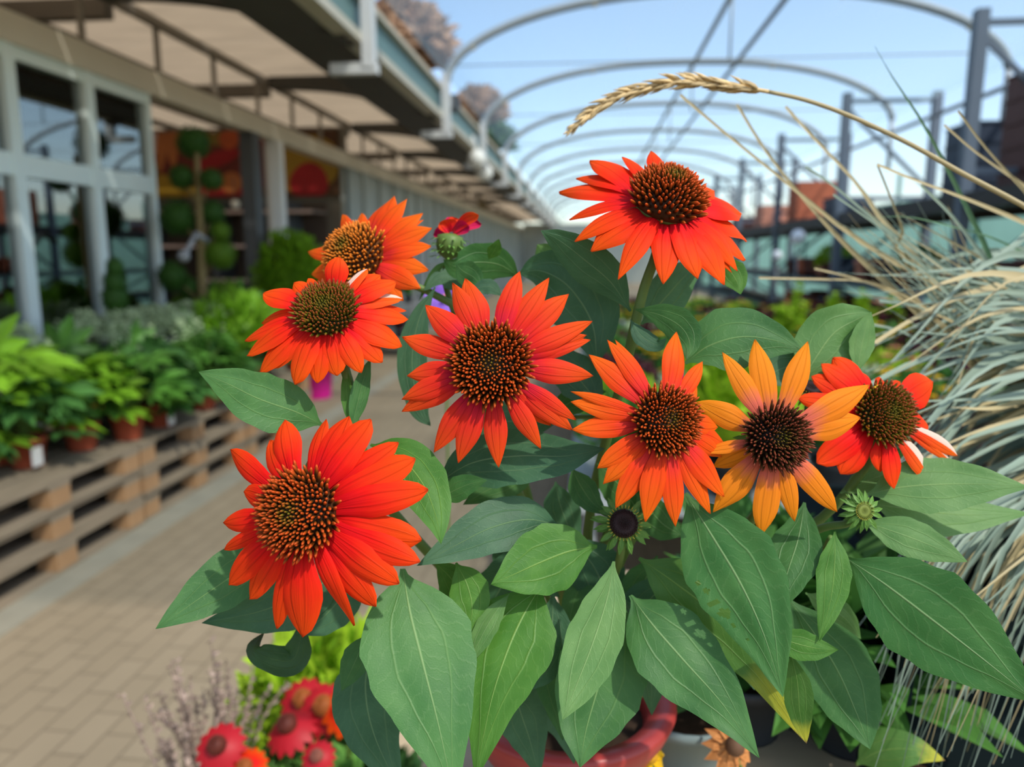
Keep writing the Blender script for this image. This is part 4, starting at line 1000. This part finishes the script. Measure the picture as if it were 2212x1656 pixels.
# ------------------------------------------------------------------ long bench of bedding plants under the tunnel
BENCHW = M('bench_wood', (.50,.39,.26), .8, .2, 4, .15, stretch=(1,8,8)); BENCHM = M('bench_metal', (.3,.33,.33), .5, .1, 4)
def bench(name, x0, x1, y0, y1, z, mat, label, leg=.04, th=.03):
    t = thing(name, V(((x0+x1)/2,(y0+y1)/2,0)), label, 'bench')
    MB().box((x0,y0,z-th),(x1,y1,z)).build('bench_top', mat, t)
    for x in (x0+.05, x1-.05-leg):
        for y in (y0+.05, y1-.05-leg): MB().box((x,y,0),(x+leg,y+leg,z-th)).build('leg', mat, t)
    return t
bench('plant_bench', -.05, 2.5, 2.3, 9.2, .62, BENCHM, 'long metal bench of bedding plants under the tunnel')
FY = M('flower_yellow', (.82,.5,.01), .5, .15, 8, trans=.2); FR = M('flower_red', (.6,.03,.03), .5, .2, 8, trans=.2); FS = M('flower_salmon', (.8,.26,.17), .5, .2, 8, trans=.2)
def bedding(c, r, h, leaf, label, group, flower=None, nf=14, kind='oval', L=.05, n=240):
    t = bush('bedding_plant', c, r, h, leaf, label, 'potted plant', n, L, group, POTDK, r*.62, .1, kind)
    if flower:
        x, y, z = c
        for k in range(nf):
            d = rdir(); q = V((x+d.x*r*.95, y+d.y*r*.95, z+.1+h*.5+abs(d.z)*h*.6)); mb = MB()
            for j in range(8):
                a = j*PI/4; e = V((math.cos(a), math.sin(a), .2)); mb.leaf(q, e, V((0,0,1)), .045, .028, 'oval', .15)
            mb.sphere(q+V((0,0,.004)), .009, 7, 4)
            mb.build('flower', flower, t)
    return t
def spikes(c, r, h, mat, label, group, n=26):
    t = thing('spiky_plant', V(c), label, 'potted plant', group); x, y, z = c; pot_mesh(c, .09, .1, t, POTDK); mb = MB()
    for k in range(n):
        a = random.uniform(0, 2*PI); s = random.random()**.7; hh = h*(1-.65*s)*random.uniform(.85,1.1)
        b = V((x+math.cos(a)*r*s*.6, y+math.sin(a)*r*s*.6, z+.09)); e = b + V((math.cos(a)*r*s*.5, math.sin(a)*r*s*.5, hh)); pts = cat_spline([b, b.lerp(e,.5), e], 9)
        for q in pts[1:]:
            for j in range(4):
                aa = random.uniform(0, 2*PI); mb.leaf(q, V((math.cos(aa), math.sin(aa), .9)), V((0,0,1)), .05, .026, 'oval', .1)
    mb.build('foliage', mat, t); return t
kinds = [('green', GRN, None), ('yellow', GRN, FY), ('red', DRED, None), ('pale', GREYL, None), ('salmon', LIME, FS), ('lime', LIME, None)]
GL = {'green':'green leafy bedding plant in a dark pot on the long bench','yellow':'yellow flowered bedding plant in a dark pot on the long bench','red':'dark red leaved bedding plant on the long bench','pale':'grey green bedding plant on the long bench','salmon':'lime leaved bedding plant with salmon flowers on the long bench','lime':'lime leaved bedding plant without flowers on the long bench'}
proto = {}
layout = ['green','yellow','green','lime','green','yellow','red','pale','red','red','green','yellow','green','pale','salmon','red']
for j in range(13):
    for i in range(7):
        k = (j*3 + i*5 + (i*j)%4) % 16; kn = layout[k]
        if j > 2 and i > 3: kn = ('red','red','yellow','salmon')[(i+j)%4]
        x, y = .15 + i*.36, 2.55 + j*.5
        if kn not in proto:
            m_ = dict((a, (b, c)) for a, b, c in kinds)[kn]
            proto[kn] = bedding((x,y,.62), .17, .2 if kn != 'pale' else .15, m_[0], GL[kn], kn + ' bedding plants on the long bench', m_[1], n=200)
        else: dup(proto[kn], V((x,y,.62))-proto[kn].location, rz=random.uniform(0,6), sc=random.uniform(.85,1.1), label=GL[kn])
for i, ((x, y), h, Y) in enumerate((((1712,690),.53,5.9),((1795,690),.40,6.1),((1862,690),.42,6.0),((1925,690),.36,6.3))):
    q = at_y(x, y, Y); spikes((q.x, Y, .621), .13, h, LIME, ['tallest lime green spiky plant on the long bench','short lime green spiky plant right of the tallest','lime green spiky plant second from the right','lime green spiky plant farthest right by the grass'][i], 'lime spiky plants on the long bench', 30)
# a bright lime plant and a violet flower just behind the coneflower
q = at_y(1590,890,2.45); bush('lime_plant', (q.x,2.45,.621), .17, .36, LIME, 'bright lime leafy plant behind the orange flower', 'potted plant', 240, .09, ph=.12, kind='blade')
q = at(962,645,1.05); vi = thing('violet_flower', V((q.x,q.y,.45)), 'violet flower with an orange eye behind the coral coneflower', 'flower'); VIO = M('violet_petal', (.27,.12,.6), .5, .15, 20, trans=.2)
mb = MB()
for j in range(5):
    a = j*2*PI/5+.3; e = cvec((math.cos(a), math.sin(a), .2)); mb.leaf(q, e, cvec((0,0,1)), .036, .026, 'oval', .1)
mb.build('petals', VIO, vi); MB().sphere(q+cvec((0,0,1))*.004, .006, 8, 5).build('eye', FS, vi); MB().tube(cat_spline([q, V((q.x,q.y,.9)), V((q.x,q.y,.45))], 8), .002, 6).build('stem', STEM, vi)
# ------------------------------------------------------------------ the bench in front, grass, low bench plants
bench('front_bench', -.13, 1.5, .32, 1.02, BENCH_Z, BENCHW, 'pale wooden bench under the coneflower pot')
bench('low_bench', -.68, -.16, .84, 1.46, .45, BENCHW, 'low wooden bench of small red flowers')
# ornamental grass
GB = M('grass_blue', (.26,.34,.26), .5, .15, 12, .35, trans=.25, island=.2); GT = M('grass_straw', (.46,.38,.20), .55, .15, 12, .3, trans=.2, island=.2); GG = M('grass_green', (.13,.25,.12), .5, .15, 12, .3, trans=.25)
gx, gy = .66, .78
grass = thing('ornamental_grass', V((gx,gy,BENCH_Z+.02)), 'large blue grey ornamental grass clump with straw coloured stalks at the right', 'ornamental grass')
pot_mesh((gx,gy,BENCH_Z+.02), .15, .2, grass, POTDK)
def blade(P, w, mb=None, tmin=.06, twist=None):
    n = 16; C = cat_spline(P, n); rows = []
    tw = random.uniform(-.5,.5) if twist is None else twist
    for i, c in enumerate(C):
        t = i/(n-1); tg = (C[min(i+1,n-1)]-C[max(i-1,0)]).normalized(); vd = (c-CP).normalized()
        s = tg.cross(vd).normalized(); s = Matrix.Rotation(tw + t*.5, 3, tg) @ s; up = s.cross(tg)
        ww = w*.5*(1 if t < .4 else max(tmin, 1-(t-.4)/.6))
        rows.append([c - s*ww, c + up*ww*.35, c + s*ww])
    mb.grid(rows)
def gbase(d=None): return V((gx+random.uniform(-.08,.08), gy+random.uniform(-.08,.08), BENCH_Z+.19))
# traced stalks: pixels from tip to root side, depth, width (px), colour
U_ = random.uniform
TRACED = [
 ([(1470,205),(1560,282),(1700,395),(1830,500),(1960,580),(2140,660)],.62,10,GT),([(1592,225),(1650,320),(1720,410),(1790,490),(1860,560),(2000,690),(2150,820)],.66,10,GT),
 ([(1697,230),(1760,300),(1850,395),(1910,480),(1985,560),(2090,700)],.68,11,GT),([(1895,355),(1980,390),(2090,430),(2212,480),(2300,520)],.6,10,GT),
 ([(1895,355),(1925,430),(1950,500),(1955,560)],.62,7,GT),([(1880,470),(1960,468),(2060,490),(2160,520),(2300,590)],.63,8,GG),
 ([(1890,100),(1930,170),(1990,260),(2050,370),(2110,490),(2200,640)],.6,17,GG),([(1740,360),(1800,400),(1860,450),(1950,520),(2080,600),(2250,690)],.66,9,GB),
 ([(1800,420),(1900,490),(1980,560),(2080,640),(2220,740)],.64,8,GB),([(1640,600),(1780,603),(1870,608),(1960,640),(2080,700)],.68,7,GT),
 ([(1760,580),(1860,605),(1960,650),(2060,720),(2180,800)],.7,7,GT),([(1890,740),(1970,690),(2060,645),(2150,620),(2260,590)],.58,17,GT),
 ([(1880,830),(1980,780),(2090,760),(2212,740),(2300,700)],.6,20,GB),([(2010,910),(2060,850),(2120,790),(2212,740),(2300,710)],.56,26,GB),
 ([(2012,1000),(2060,930),(2130,850),(2212,770),(2300,700)],.57,22,GB),([(1940,1010),(2040,975),(2130,940),(2212,905),(2300,870)],.6,15,GT),
 ([(1990,950),(2080,915),(2160,885),(2300,850)],.62,12,GT),([(1880,700),(1960,720),(2050,790),(2150,880),(2260,960)],.66,10,GB),([(2070,830),(2100,740),(2150,660),(2230,570)],.6,8,GT),
 ([(1900,650),(1980,660),(2090,700),(2212,760),(2300,810)],.66,12,GB),([(1950,560),(2020,600),(2100,690),(2200,800)],.62,10,GB),([(1990,400),(2060,470),(2130,560),(2212,640)],.6,12,GB),
 ([(1930,780),(2000,700),(2080,610),(2180,540),(2280,480)],.62,12,GB),([(1960,840),(2060,730),(2150,650),(2250,600)],.6,14,GB),
 ([(2070,240),(2130,320),(2212,410),(2290,490)],.6,8,GT),([(2040,270),(2110,330),(2212,400),(2300,460)],.62,8,GT),
]
bcount = 0; rest = MB(); rest_t = MB()
def add_blade(P, w, mat, **kw):
    global bcount
    bcount += 1
    if bcount <= 98:
        mb = MB(); blade(P, w, mb, **kw); mb.build('blade', mat, grass)
    else: blade(P, w, rest if mat is GB else rest_t)
for P, d, w, mat in TRACED:
    n = len(P); pts = [at(x, y, d + (.75-d)*i/n) for i, (x, y) in enumerate(P)][::-1]
    b = gbase(); add_blade([b, b.lerp(pts[0], .55) + V((0,0,.06))] + pts, (.75 if mat is GG else 1.45)*w/F*d, mat, tmin=.08 if mat is GG else .42, twist=U_(-.15,.15))
def fill(n, fx, first=True):
    for k in range(n):
        tip, ctl, d, w = fx(); mat = GB if random.random() < .66 else GT
        b = gbase(); t_ = at(tip[0], tip[1], d); c_ = at(ctl[0], ctl[1], d+.04)
        add_blade([b, b.lerp(c_, .6)+V((0,0,.05)), c_, t_], 1.5*w/F*d, mat)
U = random.uniform
fill(62, lambda: ((lambda y0: ((U(1850,2060), y0+U(-60,160)), (U(2130,2230), y0-U(10,90)), U(.56,.74), U(11,21)))(U(620,1000))))
fill(105, lambda: ((lambda x0: ((x0-U(60,180), U(1330,1700)), (x0+U(20,110), U(1090,1180)), U(.5,.6), U(9,17)))(U(1980,2330))))
fill(60, lambda: ((U(1800,2100), U(430,640)), (U(2090,2220), U(600,800)), U(.62,.76), U(6,12)))
fill(55, lambda: ((lambda y0: ((U(1880,2060), y0+U(60,300)), (U(2090,2200), y0+U(-40,60)), U(.66,.8), U(10,20)))(U(760,1120))))
for mb, mt in ((rest, GB), (rest_t, GT)):
    o = mb.build('blades', mt, grass); o['kind'] = 'stuff'
# seed head arching over the top
SP = [(2330,520,.56),(2212,445,.55),(2080,375,.55),(1960,308,.545),(1830,248,.54),(1740,216,.54),(1660,198,.54)]
HP = [(1660,198,.54),(1590,186,.54),(1520,178,.54),(1450,178,.54),(1380,192,.54),(1310,222,.54),(1262,255,.54),(1226,287,.54)]
pts = [at(*p) for p in SP]; b = gbase()
C = cat_spline([b, b.lerp(pts[0],.6)+V((0,0,.04))] + pts, 40)
sh = MB().tube(C, [.0022-.0008*i/39 for i in range(40)], 8).build('seed_stalk', GT, grass)
C = cat_spline([at(*p) for p in HP], 60); mb = MB(); SEED = M('seed_straw', (.66,.49,.24), .6, .2, 60, .3, trans=.15, island=.3)
mb.tube(C, [.0014]*59+[.0005], 6)
for i in range(2, 59):
    tg = (C[min(i+1,59)]-C[i-1]).normalized(); s = tg.cross(ROT @ V((0,0,1))).normalized(); o = s.cross(tg)
    for j in range(3):
        a = U(0, 2*PI); e = (s*math.cos(a) + o*math.sin(a)); sz = .0125*(1 if i < 42 else 1-(i-42)/26)
        d = (tg + e*U(.22,.5)).normalized(); q0 = C[i]+tg*U(-.002,.002); q = [q0, q0+d*sz*.35+e*sz*.08, q0+d*sz*.7+e*sz*.08, q0+d*sz*1.25]
        mb.tube(q, [sz*.05, sz*.11, sz*.08, sz*.006], 6)
mb.build('seed_head', SEED, sh)
# black crate added so the area behind the drooping blades stays dark
CR = M('crate_black', (.006,.011,.012), .9, .2, 6, .05)
cr = thing('added_dark_crate', V((.62,.74,BENCH_Z)), 'black crate added to darken the area behind the drooping grass blades', 'crate')
mb = MB(); mb.box((.27,.66,BENCH_Z),(1.1,.672,1.1)); mb.box((.27,.62,BENCH_Z),(.282,1.0,1.1)); mb.box((.27,.988,BENCH_Z),(1.1,1.0,1.1)); mb.box((1.088,.62,BENCH_Z),(1.1,1.0,1.1)); mb.box((.27,.62,BENCH_Z),(1.1,1.0,BENCH_Z+.012)); mb.build('crate_body', CR, cr)
mb = MB(); mb.box((.26,.61,1.085),(1.11,.64,1.105)); mb.box((.26,.61,1.085),(.29,1.01,1.105)); mb.build('rim', CR, cr)
# grey pot with a yellow flower and the withered orange one beside the red pot
q = at(1482,1520,.66); GP = M('pot_grey_teal', (.17,.23,.23), .5, .1, 10)
t = thing('grey_pot', V((q.x,q.y,BENCH_Z)), 'grey plastic pot beside the red coneflower pot', 'pot'); pot_mesh((q.x,q.y,BENCH_Z), .045, max(.05,q.z-BENCH_Z), t, GP)
def small_daisy(name, px, py, d, L, mat, label, eye, n=11, up=(.1,.5,.8), ht=None):
    q = at(px, py, d); t = thing(name, V((q.x,q.y,BENCH_Z)), label, 'flower'); nn = cvec(up); tq = nn.to_track_quat('Z','Y'); mb = MB()
    for j in range(n):
        a = j*2*PI/n; e = tq @ V((math.cos(a), math.sin(a), -.35)); mb.leaf(q, e, nn, L*U(.85,1.1), L*.42, 'oval', .35)
    mb.build('petals', mat, t); MB().sphere(q+nn*L*.12, L*.32, 10, 7).build('eye', eye, t)
    MB().tube(cat_spline([q, q.lerp(V((q.x,q.y,BENCH_Z)),.5)+V((.01,0,0)), V((q.x,q.y,BENCH_Z+.001))], 8), .0016, 6).build('stem', STEM, t)
small_daisy('yellow_daisy', 1400,1630,.58,.022, FY, 'small yellow daisy under the red pot rim', M('eye_amber', (.5,.25,.01), .6))
small_daisy('yellow_daisy', 1365,1650,.6,.02, FY, 'second small yellow daisy at the bottom edge left of the first', MC['eye_amber'])
small_daisy('withered_flower', 1585,1612,.58,.024, M('withered_orange', (.55,.23,.07), .7, .3, 60), 'withered orange flower beside the grey pot', M('eye_brown', (.12,.06,.03), .7))
# leafy plants in the lower right behind the coneflower
def leafy(c, r, h, label, n=40):
    t = thing('leafy_plant', V(c), label, 'potted plant'); pot_mesh(c, .045, .06, t, POTDK); mb = MB()
    for k in range(n):
        d = rdir(); q = V(c)+V((d.x*r*.5, d.y*r*.5, .05+h*abs(d.z))); mb.leaf(q, d+V((0,0,.3)), V((d.x*.4,d.y*.4,1)), .075*U(.7,1.2), .036, 'oval', .3)
    mb.build('foliage', GRN, t); return t
for i, (x, y, d) in enumerate(((1600,1600,.72),(1730,1600,.74),(1830,1640,.7),(1560,1500,.86),(1660,1560,.78))):
    q = at(x, y, d); leafy((q.x, q.y, BENCH_Z), .095, .085, ['green leafy plant behind the withered flower','green leafy plant behind the yellow tipped leaf','green leafy plant at the bottom under the grass','green leafy plant behind the grey pot','green leafy plant between the grey pot and the grass'][i])
q = at(1945,1630,.6)
t = thing('leafy_plant', V((q.x,q.y,BENCH_Z)), 'broad single leaf with a yellow tip below the grass', 'potted plant'); pot_mesh((q.x,q.y,BENCH_Z), .03, .04, t, POTDK)
P = [at(1850,1650,.58), at(1900,1622,.57), at(1970,1618,.56), at(2042,1642,.56)]; C = cat_spline(P, 16); rows = []
for i, c in enumerate(C):
    tt = i/15; tg = (C[min(i+1,15)]-C[max(i-1,0)]).normalized(); s = tg.cross((c-CP).normalized()).normalized(); w = .015*interp(LW, tt); rows.append([c+s*w*e+(CP-c).normalized()*-.1*w*abs(e) for e in (-1,-.5,0,.5,1)])
MB().grid(rows).build('leaf', LEAF['yellow'], t); MB().tube(cat_spline([V((q.x,q.y,BENCH_Z+.03)), P[0].lerp(q,.4), P[0]], 6), .0015, 6).build('stem', STEM, t)
# small flowers at the bottom left, on the low bench
DOME = M('dome_brown_red', (.12,.025,.015), .6, .3, 120, bump=.001); PINKR = M('petal_pink_red', (.5,.012,.022), .5, .2, 30, trans=.25)
LB = .45
def small_cone(head_px, d, r, petal, label, dome=None, lean=(.0,.62,.78)):
    x, y = head_px; q = at(x, y, d); n = cvec(lean); t = thing('small_coneflower', V((q.x,q.y,LB)), label, 'flower'); tq = n.to_track_quat('Z','Y')
    mb = MB(); mb.lathe(q, [(r*.44,-r*.1),(r*.48,r*.1),(r*.4,r*.34),(r*.22,r*.5),(.0001,r*.55)], 18, n)
    for k in range(120):
        a = k*2.39996; f = ((k+.5)/120)**.5; p = q + tq @ V((math.cos(a)*f*r*.46, math.sin(a)*f*r*.46, r*.52*(1-f*f)**.6)); dd = (tq @ V((math.cos(a)*f, math.sin(a)*f, .7))).normalized(); mb.tube([p, p+dd*r*.14], [r*.035, r*.012], 5)
    mb.build('cone', dome or DOME, t)
    for j in range(14):
        a = j*2*PI/14; e = tq @ V((math.cos(a), math.sin(a), -.25)); s = tq @ V((-math.sin(a), math.cos(a), 0)); b = q+e*r*.35; rows = []
        for i in range(7):
            u = i/6; c = b + e*r*1.0*u - n*r*.35*u*u; w = r*.25*interp(PETW, u); rows.append([c-s*w-n*w*.1, c, c+s*w-n*w*.1])
        MB().grid(rows).build('petal', petal, t)
    MB().tube(cat_spline([q, V((q.x,q.y,(q.z+LB)/2)), V((q.x+U(-.02,.02),q.y,LB+.001))], 8), .003, 6).build('stem', STEM, t)
small_cone((470,1610), 1.05, .027, PINKR, 'small dark domed red coneflower at the lower left, apart from the others')
small_cone((622,1566), 1.12, .03, PINKR, 'small pink red coneflower facing left below the lime leaves', lean=(-.2,.8,.5))
small_cone((655,1510), 1.2, .031, PINKR, 'small pink red coneflower under the lime leaves, left of the pair', M('dome_orange', (.35,.1,.02), .6, .3, 120))
small_cone((700,1525), 1.16, .032, PINKR, 'small red coneflower with an orange centre, middle of the row', MC['dome_orange'])
small_cone((748,1525), 1.14, .032, PET['redor'], 'small orange red coneflower half behind the dark green leaf', MC['dome_orange'])
small_cone((530,1656), 1.05, .022, PET['redor'], 'small orange red coneflower cut by the bottom edge', MC['dome_orange'])
small_cone((685,1632), 1.02, .018, PINKR, 'small withered brown domed coneflower at the bottom', M('dome_withered', (.28,.1,.07), .8, .3, 120))
def low_plant(px, py, d, r, h, mat, label, n=420, L=.04, kind='oval'):
    q = at(px, py, d); return bush('low_plant', (q.x,q.y,LB+.001), r, h, mat, label, 'potted plant', n, L, None, POTDK, r*.6, .08, kind)
LG = M('low_green', (.11,.26,.05), .6, .25, 8, .2, trans=.3, island=.45)
low_plant(640,1640,1.12,.11,.10, LG, 'green leafy plant under the small red coneflowers', 600, .045, 'blade')
low_plant(735,1640,1.12,.11,.11, LG, 'green leafy plant at the foot of the dark green leaf', 600, .045, 'blade')
low_plant(545,1690,1.1,.08,.11, LG, 'low green plant at the bottom edge', 400, .04, 'blade')
low_plant(708,1470,1.36,.085,.21, LIME, 'bright lime leaved plant behind the small red coneflowers', 220, .07)
low_plant(640,1560,1.32,.08,.17, LIME, 'lime leaved plant left of the bright one', 160, .05)
MAU = M('mauve_leaf', (.36,.27,.22), .7, .3, 12, .2, trans=.2, island=.5)
def wispy(px, py, d, h, label):
    q = at(px, py, d); t = thing('wispy_plant', V((q.x,q.y,LB)), label, 'potted plant', 'mauve wispy plants on the low bench'); pot_mesh((q.x,q.y,LB), .045, .07, t, POTDK); mb = MB(); b = V((q.x,q.y,LB+.06))
    for k in range(11):
        a = U(0,2*PI); l = U(.02,.09); pts = cat_spline([b, b+V((math.cos(a)*l*.5, math.sin(a)*l*.5, h*.5)), b+V((math.cos(a)*l, math.sin(a)*l, h*U(.6,1.05)))], 16)
        mb.tube(pts, [.0014]*15+[.0004], 4, False)
        for i, p in enumerate(pts[4:]):
            for s in range(3): e = rdir(); mb.leaf(p, e, V((e.y,-e.x,.5)), U(.006,.013), .006, 'oval', .1)
    mb.build('sprigs', MAU, t)
wispy(395,1660,1.15,.24,'mauve wispy plant at the lower left, outermost'); wispy(440,1660,1.2,.26,'mauve wispy plant beside the dark domed coneflower'); wispy(505,1680,1.22,.28,'mauve wispy plant between the small coneflowers')
# ------------------------------------------------------------------ trees outside and light
TREEL = M('tree_leaf', (.42,.26,.16), .8, .3, 4, .1, trans=.2, island=.5); TREEG = M('tree_leaf_green', (.07,.13,.05), .8, .3, 4, .1, trans=.2, island=.5)
def tree(c, r, h, mat, label):
    t = thing('tree', V(c), label, 'tree', 'trees outside the garden centre'); x, y, z = c
    MB().tube([(x,y,0),(x+.1,y,h*.5),(x,y,h*.8)], [.22,.16,.06], 8).build('trunk', TRUNK, t); mb = MB()
    for k in range(1500):
        d = rdir(); q = V((x,y,h)) + V((d.x*r, d.y*r, d.z*r*.9-.2*r))*U(.55,1.05); e = rdir(); mb.leaf(q, e, V((e.y,-e.x,.5)), .34, .22, 'oval', .2)
    mb.build('crown', mat, t)
for i, (x, y, Y, r, m_) in enumerate(((1035,235,26,.8,TREEL),(870,90,20,1.25,TREEL),(1050,300,34,1.2,TREEG),(1420,585,45,2.2,TREEG),(1330,575,58,1.9,TREEG))):
    q = at_y(x, y, Y); tree((q.x, Y, 0), r, q.z, m_, ['brownish tree crown behind the canopy beside the floodlight','large brownish tree crown above the gutter','small greenish tree farther behind the canopy','dark green tree beyond the far end of the tunnel','green tree left of it beyond the far end'][i])
w = bpy.data.worlds.new('sky'); SC.world = w; w.use_nodes = True; nt = w.node_tree; nt.nodes.clear()
SUN = V((.50,-.42,.80)).normalized()
sky = nd(nt, 'ShaderNodeTexSky', sky_type='NISHITA', sun_disc=False, sun_elevation=math.asin(SUN.z), sun_rotation=math.atan2(SUN.x, SUN.y), air_density=1.0, dust_density=1.2, ozone_density=1.5)
bg = nd(nt, 'ShaderNodeBackground', {'Color': sky.outputs[0], 'Strength': .215}); o = nd(nt, 'ShaderNodeOutputWorld'); nt.links.new(bg.outputs[0], o.inputs[0])
sd = bpy.data.lights.new('sun', 'SUN'); so = bpy.data.objects.new('sun', sd); COL.objects.link(so); sd.energy = 3.1; sd.angle = .02; sd.color = (1,.95,.86); so.rotation_euler = (-SUN).to_track_quat('-Z','Y').to_euler(); so.location = SUN*30
vs = SC.view_settings; vs.view_transform = 'Standard'; vs.look = 'None'; vs.exposure = 0.24; vs.gamma = 1; vs.use_curve_mapping = False
SC.cycles.transparent_max_bounces = 16; SC.cycles.max_bounces = 8; SC.cycles.diffuse_bounces = 3; SC.cycles.use_denoising = True; SC.cycles.caustics_reflective = False; SC.cycles.caustics_refractive = False
